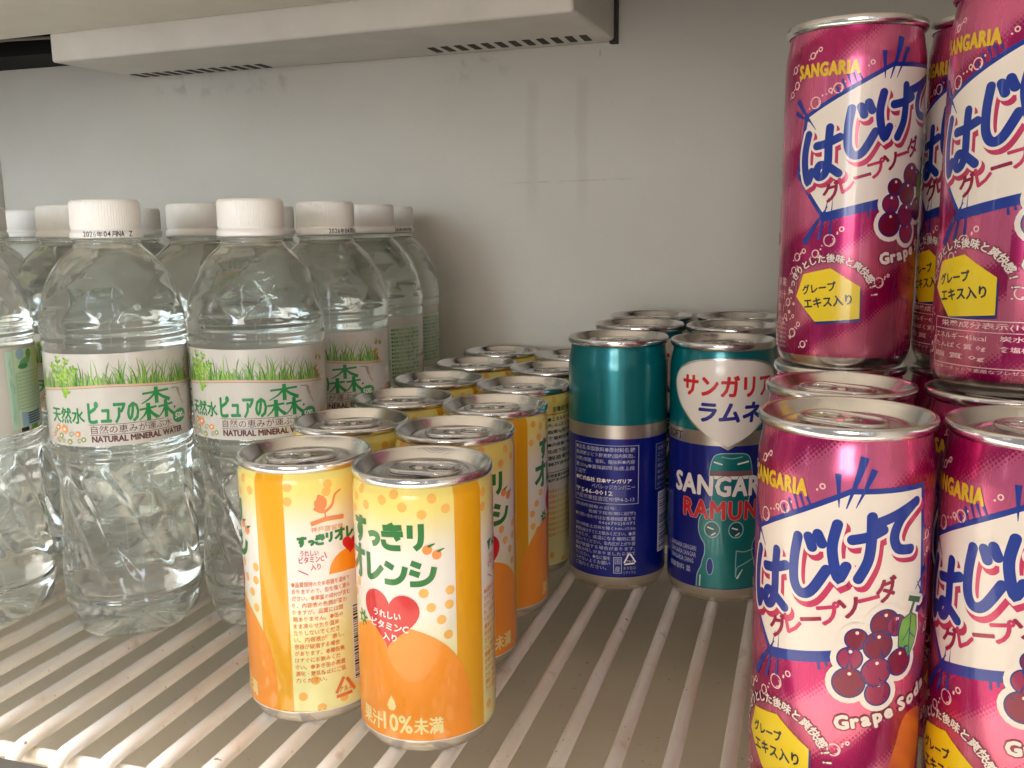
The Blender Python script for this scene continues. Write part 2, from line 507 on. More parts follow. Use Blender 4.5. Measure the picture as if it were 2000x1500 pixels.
class Art:
    """flat print in (u, v) millimetres: u round the body, v up"""
    def __init__(self): self.t = []; self.sub = {}

    def lay(self, layer):
        k = self.sub.get(layer, 0); self.sub[layer] = k + 1
        return layer + min(k * 0.004, 0.9)

    def tri(self, a, b, c, m, L): self.t.append(((a, b, c), m, L))

    def poly(self, pts, m, layer):
        L = self.lay(layer)
        for t in tessellate_polygon([[Vector((p[0], p[1], 0)) for p in pts]]):
            self.tri(*(tuple(pts[i]) for i in t), m, L)

    def rect(self, u0, u1, v0, v1, m, layer): self.poly([(u0, v0), (u1, v0), (u1, v1), (u0, v1)], m, layer)

    def frame(self, u0, u1, v0, v1, w, m, layer):
        self.rect(u0, u1, v0, v0 + w, m, layer); self.rect(u0, u1, v1 - w, v1, m, layer)
        self.rect(u0, u0 + w, v0 + w, v1 - w, m, layer); self.rect(u1 - w, u1, v0 + w, v1 - w, m, layer)

    def disc(self, u, v, r, m, layer, ry=None, rot=0.0, n=20):
        ry = ry or r; ca, sa = math.cos(rot), math.sin(rot); L = self.lay(layer)
        P = []
        for k in range(n):
            a = 2 * PI * k / n; x, y = r * math.cos(a), ry * math.sin(a)
            P.append((u + x * ca - y * sa, v + x * sa + y * ca))
        for k in range(n): self.tri((u, v), P[k], P[(k + 1) % n], m, L)

    def ring(self, u, v, r, w, m, layer, a0=0.0, a1=2 * PI, ry=None, n=20):
        ry = ry or r; L = self.lay(layer); P = []; Q = []
        for k in range(n + 1):
            a = a0 + (a1 - a0) * k / n
            P.append((u + r * math.cos(a), v + ry * math.sin(a)))
            Q.append((u + (r - w) * math.cos(a), v + (ry - w) * math.sin(a)))
        for k in range(n):
            self.tri(P[k], P[k + 1], Q[k], m, L); self.tri(P[k + 1], Q[k + 1], Q[k], m, L)

    def stroke(self, pts, w, m, layer, cap='round', smooth=True, taper=None):
        P = spline(pts) if smooth else [tuple(p) for p in pts]
        L = self.lay(layer); n = len(P); A = []; B = []
        for i in range(n):
            p = P[i]; a = P[max(i - 1, 0)]; b = P[min(i + 1, n - 1)]
            d1 = (p[0] - a[0], p[1] - a[1]); d2 = (b[0] - p[0], b[1] - p[1])
            if i == 0: d1 = d2
            if i == n - 1: d2 = d1
            l1 = math.hypot(*d1) or 1; l2 = math.hypot(*d2) or 1
            n1 = (-d1[1] / l1, d1[0] / l1); n2 = (-d2[1] / l2, d2[0] / l2)
            mx, my = n1[0] + n2[0], n1[1] + n2[1]; ml = math.hypot(mx, my) or 1
            mx /= ml; my /= ml
            c = max(mx * n1[0] + my * n1[1], 0.55)
            h = w / 2 / c
            if taper: h *= taper[0] + (taper[1] - taper[0]) * i / (n - 1)
            A.append((p[0] + mx * h, p[1] + my * h)); B.append((p[0] - mx * h, p[1] - my * h))
        for i in range(n - 1):
            self.tri(A[i], B[i], B[i + 1], m, L); self.tri(A[i], B[i + 1], A[i + 1], m, L)
        if cap == 'round':
            for e, s in ((0, 1), (n - 1, -1)):
                q = P[1] if e == 0 else P[n - 2]
                a0 = math.atan2(P[e][1] - q[1], P[e][0] - q[0])
                r = math.hypot(A[e][0] - P[e][0], A[e][1] - P[e][1])
                pv = None
                for k in range(9):
                    a = a0 - PI / 2 + PI * k / 8
                    c = (P[e][0] + r * math.cos(a), P[e][1] + r * math.sin(a))
                    if pv: self.tri(P[e], pv, c, m, L)
                    pv = c

    def text(self, s, fit, m, layer, bold=0.0, rot=0.0, shear=0.0, res=2, keep=False, spacing=1.0, align='l', fb=0.0):
        """fit = (u0, v0, u1, v1) box for the glyph outlines; keep: uniform scale from the height"""
        vs, ts = glyphs(s, bold, res, spacing)
        if not vs: return
        if fb:
            for k in range(6):
                a = PI * k / 3
                dx, dy = fb * math.cos(a), fb * math.sin(a)
                self.text(s, (fit[0] + dx, fit[1] + dy, fit[2] + dx, fit[3] + dy), m, layer, bold, rot, shear, res, keep, spacing, align)
        x0 = min(p[0] for p in vs); x1 = max(p[0] for p in vs)
        y0 = min(p[1] for p in vs); y1 = max(p[1] for p in vs)
        u0, v0, u1, v1 = fit
        sy = (v1 - v0) / max(y1 - y0, 1e-6); sx = sy if keep else (u1 - u0) / max(x1 - x0, 1e-6)
        ca, sa = math.cos(rot), math.sin(rot)
        off = 0.0
        if keep and align == 'c': off = ((u1 - u0) - sx * (x1 - x0)) / 2
        if keep and align == 'r': off = (u1 - u0) - sx * (x1 - x0)
        Q = []
        cu, cv = u0, v0
        for x, y in vs:
            a = (x - x0) * sx + off; b = (y - y0) * sy
            a += shear * b
            Q.append((cu + a * ca - b * sa, cv + a * sa + b * ca))
        L = self.lay(layer)
        for t in ts: self.tri(Q[t[0]], Q[t[1]], Q[t[2]], m, L)

    def char(self, ch, u, v, h, rot, m, layer, bold=0.03, sx=1.0, fb=0.0, nb=6):
        """one character centred on (u, v), em height h"""
        vs, ts = glyphs(ch, bold, 2)
        if not vs: return
        if fb:
            for k in range(nb):
                a = 2 * PI * k / nb
                self.char(ch, u + fb * math.cos(a), v + fb * math.sin(a), h, rot, m, layer, bold, sx)
        xc = (min(p[0] for p in vs) + max(p[0] for p in vs)) / 2
        yc = 0.36
        ca, sa = math.cos(rot), math.sin(rot); L = self.lay(layer)
        Q = [(u + (x - xc) * h * sx * ca - (y - yc) * h * sa, v + (x - xc) * h * sx * sa + (y - yc) * h * ca) for x, y in vs]
        for t in ts: self.tri(Q[t[0]], Q[t[1]], Q[t[2]], m, L)

    def merge(self, other, du, dv=0.0):
        for (a, b, c), m, L in other.t:
            self.t.append((((a[0] + du, a[1] + dv), (b[0] + du, b[1] + dv), (c[0] + du, c[1] + dv)), m, L))

    def wrap(self, mb, R, rfun, step=1.6, vs=None, off0=0.035, dl=0.035):
        cuts_v = vs or []
        groups = {}

        def clip(poly, ax, val, keep_less):
            out = []; n = len(poly)
            for i in range(n):
                p, q = poly[i], poly[(i + 1) % n]
                dp = val - p[ax] if keep_less else p[ax] - val
                dq = val - q[ax] if keep_less else q[ax] - val
                if dp >= 0: out.append(p)
                if (dp > 0 and dq < 0) or (dp < 0 and dq > 0):
                    t = dp / (dp - dq)
                    out.append((p[0] + (q[0] - p[0]) * t, p[1] + (q[1] - p[1]) * t))
            return out
        for (a, b, c), m, L in self.t:
            if (b[0] - a[0]) * (c[1] - a[1]) - (b[1] - a[1]) * (c[0] - a[0]) < 0: b, c = c, b
            polys = [[a, b, c]]
            v0 = min(a[1], b[1], c[1]); v1 = max(a[1], b[1], c[1])
            for cv in cuts_v:
                if v0 + 1e-6 < cv < v1 - 1e-6:
                    nxt = []
                    for pl in polys:
                        for kl in (True, False):
                            r = clip(pl, 1, cv, kl)
                            if len(r) > 2: nxt.append(r)
                    polys = nxt
            fin = []
            for pl in polys:
                u0 = min(p[0] for p in pl); u1 = max(p[0] for p in pl)
                if u1 - u0 < step * 0.8: fin.append(pl); continue
                k0 = math.floor(u0 / step); k1 = math.ceil(u1 / step)
                for k in range(k0, k1):
                    r = clip(clip(pl, 0, k * step, False), 0, (k + 1) * step, True)
                    if len(r) > 2: fin.append(r)
            g = groups.setdefault(m, ([], [], []))
            for pl in fin:
                o = len(g[0])
                for u, v in pl:
                    ph = u / R; r = rfun(v); dr = (rfun(v + 0.2) - rfun(v - 0.2)) / 0.4
                    rr = r + off0 + dl * L
                    g[0].append((rr * math.sin(ph), -rr * math.cos(ph), v))
                    nl = math.sqrt(1 + dr * dr)
                    g[2].append((math.sin(ph) / nl, -math.cos(ph) / nl, -dr / nl))
                g[1].append(tuple(range(o, o + len(pl))))
        for m, (v, f, n) in groups.items(): mb.add(v, f, m, n)


def interp(prof):
    def f(z):
        if z <= prof[0][1]: return prof[0][0]
        for (r0, z0), (r1, z1) in zip(prof, prof[1:]):
            if z <= z1:
                if z1 == z0: continue
                t = (z - z0) / (z1 - z0)
                return r0 + (r1 - r0) * t
        return prof[-1][0]
    return f


# ------------------------------------------------------------------ the setting
def struct(name, mb, smooth=False):
    o = link(name, mb.mesh(name, smooth)); tag(o, kind='structure'); return o


YW = 662.0
b = MB(); b.box(-720, 220, YW, YW + 20, -90, 420, WALL); struct('wall_back', b)
b = MB(); b.box(-701, -681, 60, YW - 0.5, -90, 420, WALL); struct('wall_left', b)
b = MB(); b.box(168, 188, 60, YW - 0.5, -90, 420, WALL); struct('wall_right', b)
b = MB(); b.box(-720, 220, 40, YW + 20, -90, -50, FLOOR); struct('floor', b)
# ceiling panel, sagging a little to the left
zc = lambda x: 330.4 + (x + 531) * 0.0158
b = MB()
vs_ = [(x, y, zc(x) + dz) for x in (-690, 200) for y in (95, 566.5) for dz in (0, 22)]
b.add(vs_, [(0, 1, 3, 2), (4, 6, 7, 5), (0, 4, 5, 1), (2, 3, 7, 6), (0, 2, 6, 4), (1, 5, 7, 3)], CEIL)
struct('ceiling', b)
b = MB(); b.box(-700.5, 187.5, 88, YW - 0.6, 396, 402, DARK); b.box(-700.5, 187.5, 88, 94, 326, 395.5, DARK); struct('ceiling_light_block', b)  # unseen plate and front panel, added to stop light leaking over the ceiling

# fan duct cover under the ceiling
duct = link('duct_cover', None)
duct.location = (-0.335, 0.61, 0.314)
tag(duct, 'long off-white plastic duct cover with two rows of dark vent slots under the ceiling', 'vent cover')


def place(mb, name, parent, org, smooth=False):
    mb.v = [(x - org[0], y - org[1], z - org[2]) for x, y, z in mb.v]
    return link(name, mb.mesh(name, smooth), parent)


ORG = (-335, 610, 314)
FL, FR, BR, BL = (-529, 568, 311.2), (-141, 568, 316.7), (-133.5, 655, 315.2), (-529, YW - .6, 313.6)
def under(x, y):
    s = (x + 529) / 388.0; t = (y - 568) / 93.0
    return (311.2 + 5.5 * s) * (1 - t) + (313.6 + 1.6 * s) * t


b = MB(); NXs, NYs = 20, 6; gv = []
for j in range(NYs + 1):
    for i in range(NXs + 1):
        y = 568 + (YW - .6 - 568) * j / NYs
        x1_ = -141 + 7.5 * j / NYs
        x = -529 + (x1_ + 529) * i / NXs
        gv.append((x, y, under(x, y)))
gq = [(j * (NXs + 1) + i, (j + 1) * (NXs + 1) + i, (j + 1) * (NXs + 1) + i + 1, j * (NXs + 1) + i + 1) for j in range(NYs) for i in range(NXs)]
rim = [i for i in range(NXs + 1)] + [j * (NXs + 1) + NXs for j in range(1, NYs + 1)] + [NYs * (NXs + 1) + i for i in range(NXs - 1, -1, -1)] + [j * (NXs + 1) for j in range(NYs - 1, 0, -1)]
n0 = len(gv); gv += [(gv[i][0], gv[i][1], 372) for i in rim]
for k in range(len(rim)):
    k2 = (k + 1) % len(rim); gq.append((rim[k], rim[k2], n0 + k2, n0 + k))
b.add(gv, gq, COVER)
hs = place(b, 'housing', duct, ORG)
bev = hs.modifiers.new('bevel', 'BEVEL'); bev.angle_limit = math.radians(40); bev.width = 0.0022; bev.segments = 3; bev.limit_method = 'ANGLE'


for x0, x1, n, ya, yb, sk in ((-262, -143, 12, 632, 650, 0), (-521, -397, 12, 641, 658, 0)):
    p = (x1 - x0) / n
    for i in range(n):
        b = MB(); xa = x0 + i * p; w = p * 0.52
        q = [(xa, ya), (xa + w, ya), (xa + w, yb), (xa, yb)]
        vv = [(x, y, under(x, y) - 0.35) for x, y in q] + [(x, y, under(x, y) + 3) for x, y in q]
        b.add(vv, [(0, 3, 2, 1), (0, 1, 5, 4), (1, 2, 6, 5), (2, 3, 7, 6), (3, 0, 4, 7), (4, 5, 6, 7)], DARK)
        place(b, 'vent_slot', duct, ORG)
b = MB(); b.box(-137, -131.8, 655.2, YW - 0.7, 313.8, 372, DARK); place(b, 'seal_strip', duct, ORG)

# plain black block set in the gap left of the cover
b = MB()
b.box(-680.5, -533, 612, YW - 0.8, 327.5, 395.5, mat('matte_black', lin(20, 18, 17), 0.8, 0, 0, 0.3, 0.3, 90))
o = link('black_block', b.mesh('black_block', False))
tag(o, 'plain black block filling the gap left of the off-white duct cover', 'insulation')
b = MB(); b.tube([(-680, 604, 336), (-640, 603, 337.5), (-600, 604, 338.2), (-560, 606, 337.6), (-534, 607, 337)], 1.2, mat('grey_cable', lin(150, 142, 134), 0.5))
o = link('cable', b.mesh('cable')); tag(o, 'thin grey cable running along the black block under the ceiling', 'cable')

# wire shelf
rack = link('wire_shelf', None); rack.location = (-0.25, 0.245, 0.0)
tag(rack, 'white coated wire shelf with stained parallel rods carrying all the drinks', 'shelf')
RO = (-250, 245, 0)
x0w, pw = -120.7, 19.953
for k in range(-28, 15):
    b = MB(); x = x0w + k * pw
    pts = [(x, 655, -2.95), (x, 560, -2.95), (x, 460, -2.95), (x, 360, -2.95), (x, 275, -2.95), (x, 262, -2.95)]
    for i in range(1, 8):
        a = PI / 2 * i / 7
        pts.append((x, 257 - 9 * math.sin(a) + 0.0, -2.95 - 9 * (1 - math.cos(a))))
    pts.append((x, 248, -21))
    b.tube(pts, 2.9, ROD, 14)
    place(b, 'rod', rack, RO, True)
for y in (259.5, 640):
    b = MB(); b.tube([(-679, y, -9.6), (-300, y, -9.6), (166, y, -9.6)], 3.0, ROD, 12); place(b, 'crossbar', rack, RO, True)
b = MB(); b.box(-680.6, 167.6, 228, 243.6, -16, -1.5, SILL)
o = link('front_sill', b.mesh('front_sill', False)); tag(o, 'dark grey metal sill bar along the front edge of the wire shelf', 'sill')

# ------------------------------------------------------------------ can bodies
def seam_lid(H, seed):
    """can end: double seam, chuck wall, panel"""
    b = MB()
    pr = [(25.3, H - 3.9), (26.05, H - 3.3), (26.4, H - 2.5), (26.45, H - 1.1), (26.15, H - 0.35), (25.65, H), (25.1, H - 0.25),
          (24.75, H - 0.9), (24.35, H - 1.7), (22.6, H - 4.6), (22.1, H - 5.2), (21.5, H - 5.35), (21.0, H - 5.1), (20.6, H - 4.3), (20.0, H - 3.75),
          (19.2, H - 3.6), (17.6, H - 3.6), (17.0, H - 3.95), (16.0, H - 4.1), (9.0, H - 4.1), (0, H - 4.1)]
    b.lathe(pr, 96, LID)
    # score line of the opening and two finger beads
    op = [(4 + 8.5 * math.cos(a) + 1.5, 7.2 * math.sin(a)) for a in [2 * PI * k / 30 for k in range(30)]]
    b.tube([(p[0], p[1], H - 4.15) for p in op], 0.22, LID, 6, closed=True)
    b.tube([(-9 + 4.5 * math.cos(a), 5.5 * math.sin(a), H - 4.15) for a in [2 * PI * k / 24 for k in range(24)]], 0.3, LID, 6, closed=True)
    return b.mesh('lid')


def tab_mesh(H):
    b = MB(); z = H - 2.75
    n = 14

    def stad(x0, x1, h0, h1):
        pts = []
        for k in range(n + 1):
            a = -PI / 2 + PI * k / n; pts.append((x1 + h1 * 0.95 * math.cos(a), h1 * math.sin(a)))
        for k in range(n + 1):
            a = PI / 2 + PI * k / n; pts.append((x0 + h0 * 0.95 * math.cos(a), h0 * math.sin(a)))
        return pts
    outer = stad(-7.0, 5.6, 8.2, 7.2)
    hole = stad(-8.8, -6.4, 4.4, 4.6)
    slot = [(1.2, -3.6), (2.3, -3.6), (4.6, -2.2), (5.3, 0), (4.6, 2.2), (2.3, 3.6), (1.2, 3.6), (3.0, 2.0), (3.5, 0), (3.0, -2.0)]
    b.extrude([outer, hole, slot], z - 0.25, z + 0.25, LID)
    b.tube([(p[0], p[1], z + 0.05) for p in outer], 0.85, LID, 8, closed=True)
    b.tube([(p[0], p[1], z + 0.05) for p in hole], 0.55, LID, 8, closed=True)
    r = [(0, z + 0.9), (1.6, z + 0.8), (2.0, z + 0.45), (2.1, z - 0.2), (2.6, z - 1.4)]
    rb = MB(); rb.lathe(list(reversed(r)), 20, LID)
    rb.v = [(x + 1.0, y, zz) for x, y, zz in rb.v]
    b.v_off = 0
    b.add(rb.v, rb.f, LID)
    return b.mesh('pull_tab')


R = 26.3
HO, HS = 104.4, 133.4
ORANGE_PROF = [(22.2, 1.1), (22.9, 0.3), (23.6, 0.0), (24.3, 0.5), (25.4, 2.6), (26.0, 4.2), (26.3, 5.6), (26.3, 50.0), (26.3, 96.5), (26.2, 97.6), (25.9, 98.7), (25.4, 99.8), (25.15, 100.5)]
SODA_PROF = [(21.6, 1.5), (22.2, 0.4), (22.9, 0.0), (23.7, 0.5), (24.9, 3.2), (25.8, 5.4), (26.3, 8.1), (26.3, 82.6), (26.3, 89.6), (26.3, 117.5), (26.22, 119.5), (25.95, 121.8), (25.5, 124.2), (25.1, 126.6), (24.9, 128.4), (24.9, 129.5)]


def can_body(prof, mats, art, vcuts):
    b = MB(); b.lathe(prof, 128, mats)
    # underside
    b.lathe([(0.0, 7.0), (14.0, 4.5), (prof[0][0], prof[0][1])], 64, CANBASE)
    body = [p for p in prof if p[1] > 3]
    art.wrap(b, R, interp(body), vs=vcuts)
    return b


# strokes of the hand-drawn lettering, unit boxes
G = {
    'su': [[(0, .78), (.5, .79), (1, .83)], [(.58, 1), (.58, .6), (.57, .3), (.46, .1), (.28, 0)], [(.57, .5), (.43, .58), (.31, .46), (.4, .31), (.57, .36)]],
    'tsu': [[(.0, .52), (.45, .64), (.85, .58), (.95, .36), (.72, .1), (.38, 0)]],
    'ki': [[(.08, .78), (.95, .86)], [(0, .52), (1, .6)], [(.42, 1), (.6, .66), (.8, .33)], [(.1, .3), (.14, .1), (.4, .0), (.88, .02)]],
    'ri': [[(.12, .95), (.12, .42)], [(.82, 1), (.82, .5), (.72, .18), (.4, 0)]],
    'o': [[(0, .72), (1, .76)], [(.64, 1), (.64, .5), (.64, .0), (.45, .02)], [(.6, .7), (.38, .35), (0, .1)]],
    're': [[(.1, 1), (.12, .5), (.14, .04), (.55, .16), (.98, .55)]],
    'n': [[(.04, .86), (.46, .68)], [(0, .04), (.5, .06), (.86, .32), (1, .78)]],
    'ji': [[(.06, .92), (.46, .76)], [(0, .54), (.4, .4)], [(0, .02), (.5, .05), (.86, .28), (1, .72)]],
    'ha': [[(.11, .96), (.02, .62), (.03, .3), (.13, .02), (.24, .2)], [(.36, .69), (.64, .7), (.96, .77)],
           [(.7, 1), (.68, .7), (.68, .3), (.6, .1), (.46, .06), (.38, .16), (.46, .29), (.66, .25), (.96, .06)]],
    'zi': [[(.22, .97), (.14, .6), (.16, .22), (.34, .02), (.62, .06), (.98, .42)], [(.5, .97), (.6, .8)], [(.73, 1.02), (.84, .86)]],
    'ke': [[(.1, .95), (.02, .6), (.06, .28), (.17, .0), (.3, .2)], [(.4, .66), (.7, .68), (1.0, .76)], [(.76, 1.02), (.77, .6), (.72, .25), (.55, -.04)]],
    'te': [[(0, .76), (.4, .84), (.98, 1)], [(.9, .97), (.55, .74), (.4, .42), (.52, .14), (.88, .04)]],
}


def lettering(art, seq, m, w, layer, cap, du=0.0, dv=0.0, shear=0.0):
    for key, (u0, v0, u1, v1) in seq:
        for st in G[key]:
            pts = [(u0 + x * (u1 - u0) + shear * y * (v1 - v0) + du, v0 + y * (v1 - v0) + slope * x * (u1 - u0) + dv)
                   for x, y in st for slope in (lettering.slope,)]
            art.stroke(pts, w, m, layer, cap)


lettering.slope = 0.0

# ---- orange juice can print (u = 0 at the middle of the front)
def orange_art():
    A = Art(); rnd = random.Random(4)
    yel = ink('yellow_stripe', 234, 168, 12); dot = ink('apricot_dot', 244, 186, 92); org = ink('orange', 250, 152, 36)
    org2 = ink('orange_deep', 244, 142, 26); grn = ink('leaf_green', 40, 122, 56); red = ink('heart_red', 214, 34, 40)
    pale = ink('pale_cream', 250, 232, 160); wht = ink('white', 246, 240, 236); txt = ink('orange_text', 224, 124, 60)
    mag = ink('raspberry', 196, 40, 82); blk = ink('black', 24, 20, 18); dgr = ink('dark_green', 52, 78, 30)
    # dots
    for u, v in [(-8.7, 93.2), (-.8, 96.2), (7.1, 94.2), (14, 91.6), (17.7, 97.2), (22.6, 93.2), (-16, 95), (-22, 97), (-18, 90), (-23.5, 88), (4, 98.6), (-12, 98.5),
                 (16.5, 57), (23.2, 57.4), (20.2, 52), (22.6, 46), (14, 62.5), (-20, 57), (-23, 52.4), (-16.5, 62), (-22.6, 46), (-19, 43.4), (23.6, 62.8)]:
        A.disc(u, v, 1.75, dot, 0)
    for i in range(11):
        A.disc(41 + (i % 6) * 14.5 + rnd.uniform(-2, 2), (97.5 if i < 6 else 92) + rnd.uniform(-2, 1.5), 1.75, dot, 0)
    for u, v in [(42, 12), (49, 6.8), (58, 9), (67, 12), (75, 8), (84, 11), (93, 7), (101, 12), (110, 8), (118, 12), (47, 18.4), (70, 20)]:
        A.disc(u, v, 1.75, dot, 0)
    # stripes
    for s in (-1, 1):
        u0, u1 = (25.8, 38.2) if s > 0 else (-38.2, -25.8)
        A.rect(u0, u1, 5.5, 100.3, yel, 1)
    # the round fruit
    def dome(hw, z0, z1, p=2.25):
        pts = [(-hw, z0)]
        for k in range(41):
            a = PI * (1 - k / 40.0)
            c, s_ = math.cos(a), math.sin(a)
            x = hw * math.copysign(abs(c) ** (2 / p), c); y = (z1 - 14) * abs(s_) ** (2 / p)
            pts.append((x, 14 + y))
        pts.append((hw, z0)); return pts
    A.poly(dome(31.5, 5.7, 50), org, 2)
    A.text('果汁', (-15.2, 8.2, -4.2, 14.8), pale, 3, 0.0, rot=-0.05, fb=.2)
    A.text('10%', (-3.4, 8.2, 8.6, 15.4), pale, 3, 0.028)
    A.text('未満', (9.2, 8.4, 19.8, 14.6), pale, 3, 0.0, fb=.2)
    A.poly([(0.6, 22.5), (-.6, 20.4), (-1.3, 18.4), (-.7, 16.9), (.5, 16.5), (1.7, 16.9), (2.3, 18.4), (1.7, 20.4)], pale, 3)
    # calyx
    for k in range(7):
        a = 2 * PI * k / 7 + .2
        A.stroke([(-13.6, 49), (-13.6 + 3.4 * math.cos(a), 49 + 3.4 * math.sin(a))], 1.5, grn, 3, 'butt', False, (1, .3))
    A.disc(-13.6, 49, 1.9, grn, 4); A.disc(-13.6, 49, 1.0, ink('pale_green', 196, 214, 140), 5)
    # heart
    def heart(cu, cv, w, h, rot):
        P = []
        for k in range(48):
            t = 2 * PI * k / 48
            x = 16 * math.sin(t) ** 3; y = 13 * math.cos(t) - 5 * math.cos(2 * t) - 2 * math.cos(3 * t) - math.cos(4 * t)
            x *= w / 32; y = (y + 2.5) * h / 29
            P.append((cu + x * math.cos(rot) - y * math.sin(rot), cv + x * math.sin(rot) + y * math.cos(rot)))
        return P
    A.poly(heart(.4, 51.2, 23.4, 21.5, -0.06), red, 6)
    A.text('うれしい', (-6.3, 52.4, 5.4, 55.2), wht, 7, 0.03, rot=-.04)
    A.text('ビタミンC', (-7.6, 48.2, 8.2, 51.4), wht, 7, 0.03, rot=-.06)
    A.text('入り', (-2.4, 43.8, 3.6, 46.8), wht, 7, 0.03, rot=-.05)
    # name
    lettering.slope = 0.0
    seq = [('su', (-17.5, 78.8, -9.0, 88.4)), ('tsu', (-7.6, 79.4, -2.8, 85.4)), ('ki', (-1.4, 79.0, 7.2, 88.0)), ('ri', (9.0, 79.0, 14.6, 88.2)),
           ('o', (-20.8, 65.8, -10.6, 77.4)), ('re', (-9.2, 66.2, -1.4, 75.6)), ('n', (-.6, 65.8, 7.6, 74.2)), ('ji', (9.2, 65.8, 18.0, 74.6))]
    lettering(A, seq, grn, 2.15, 3, 'butt')
    for u, v in ((15.6, 78.6), (19.0, 76.6)):
        A.disc(u, v, 1.75, ink('little_orange', 246, 150, 76), 4)
        A.stroke([(u + .6, v + 1.3), (u + 2.6, v + 2.1)], 1.0, grn, 5, 'round', False, (1, .4))
    # --- information panel
    A.poly([(52 + 2.4 * math.cos(a), 89 + 3.0 * math.sin(a)) for a in [PI * .9 + k * .2 for k in range(24)]] + [(51.2, 92.6), (50.4, 90.5)], ink('crest_orange', 232, 140, 84), 3)
    A.stroke([(50, 87), (53, 85.6), (56.2, 87.6), (57.6, 91.5), (60, 93.2)], 1.5, ink('crest_orange', 232, 140, 84), 3, 'round', True, (1, .4))
    A.stroke([(53.6, 86), (53.6, 83)], .5, ink('crest_orange', 232, 140, 84), 3, 'butt', False)
    A.stroke([(48, 81.2), (54, 82.6), (61, 82.4)], 1.7, ink('crest_orange', 232, 140, 84), 3, 'butt')
    A.text('神戸居留地', (48, 77.9, 60.6, 80.0), ink('crest_orange', 232, 140, 84), 3, 0.0)
    k = 0.47
    seq2 = [('su', (42.6, 72.8, 46.2, 76.6)), ('tsu', (46.8, 73.2, 48.8, 75.4)), ('ki', (49.4, 73.2, 53.0, 77)), ('ri', (53.6, 73.6, 56, 77.4)),
            ('o', (57, 73.8, 61.2, 78.4)), ('re', (62, 74.2, 65.0, 78.2)), ('n', (65.6, 74, 69.4, 78)), ('ji', (70, 74, 73.8, 78.2))]
    lettering(A, seq2, grn, 1.05, 3, 'butt')
    A.text('うれしい', (43.6, 68.9, 50.4, 71.1), mag, 3, 0.02, rot=-.03)
    A.text('ビタミンC', (43.0, 66.0, 52.4, 68.6), mag, 3, 0.02, rot=.02)
    A.text('入り', (47.2, 63.0, 51.0, 65.6), mag, 3, 0.02)
    A.stroke([(42.6, 63.4), (46.2, 61.4)], .35, mag, 3, 'butt', False)
    A.stroke([(52.6, 69.8), (53.4, 67.2)], .35, mag, 3, 'butt', False)
    d = [(54.0, 60.6)] + [(54.2 + 8.4 - 8.4 * math.cos(a), 60.6 + 8.8 * math.sin(a)) for a in [PI * j / 24 for j in range(1, 24)]] + [(71, 60.6)]
    A.poly(d, org, 2)
    A.poly(heart(63.6, 70.4, 7.6, 7.0, -.1), red, 5)
    lines = ['●品質保持のため容器を温めて', 'おりますので、缶を強く振ら', 'ださい。●果実の成分が沈む', 'り、内容液の色調が変わ', 'りますが、品質には問', '題ありません。●缶の', 'まま凍らせたり温め', 'たりしないでくださ', 'い。内容液が膨張し、', '容器が破損する場合', 'があります。●開缶後', 'はすぐにお飲みくだ', 'さい。●あき缶の再資', '源化・散乱防止にご協', '力ください。']
    for i, s in enumerate(lines):
        v = 56.6 - i * 2.78
        w = 1.9 * len(s) + .4
        A.text(s, (39.6, v, 39.6 + min(w, 22.8), v + 2.05), txt, 3, 0.012, res=1)
    # recycling triangle
    tri = [(54, 10.0), (63.2, 10.4), (58.4, 18.2)]
    for i in range(3):
        a_, b_ = tri[i], tri[(i + 1) % 3]
        A.stroke([(a_[0] * .92 + b_[0] * .08, a_[1] * .92 + b_[1] * .08), (a_[0] * .18 + b_[0] * .82, a_[1] * .18 + b_[1] * .82)], 1.3, txt, 4, 'butt', False)
    A.text('アルミ', (56, 11.6, 61.6, 13.7), txt, 4, 0.02)
    # bar code
    rb = random.Random(8); v = 15.0
    A.rect(62.9, 71.6, 14.2, 46.6, wht, 2)
    while v < 45.6:
        h = rb.choice((.3, .3, .55, .8)); A.rect(63.4, 71, v, v + h, blk, 3); v += h + rb.choice((.3, .45, .7))
    # nutrition box
    A.text('栄養成分表示', (84.6, 91.4, 103, 94.6), dgr, 3, 0.02)
    A.frame(80, 108, 58, 90.6, .32, dgr, 3)
    for i, s in enumerate(['●エネルギー87kcal', 'たんぱく質0g', '脂質0g炭水化物', '食塩相当量0.1g', '●内容量190g入り', '缶底下段に記載', '製造者住所', '神戸市中央区']):
        A.text(s, (81.4, 86.6 - i * 3.6, 106, 89.0 - i * 3.6), dgr, 3, 0.02, res=1)
    for i, s in enumerate(['販売者富永貿易株式会社', '神戸市中央区御幸通']):
        A.text(s, (80.4, 55.2 - i * 2.6, 108, 57.2 - i * 2.6), dgr, 3, 0.02, res=1)
    for i in range(9):
        A.text('開缶後はすぐにお飲みください', (80.4, 46.6 - i * 3.1, 107, 48.7 - i * 3.1), txt, 3, 0.0, res=1)
    # thin white line at the foot of the print
    A.rect(-82.6, 82.6, 5.35, 5.75, wht, 8)
    return A


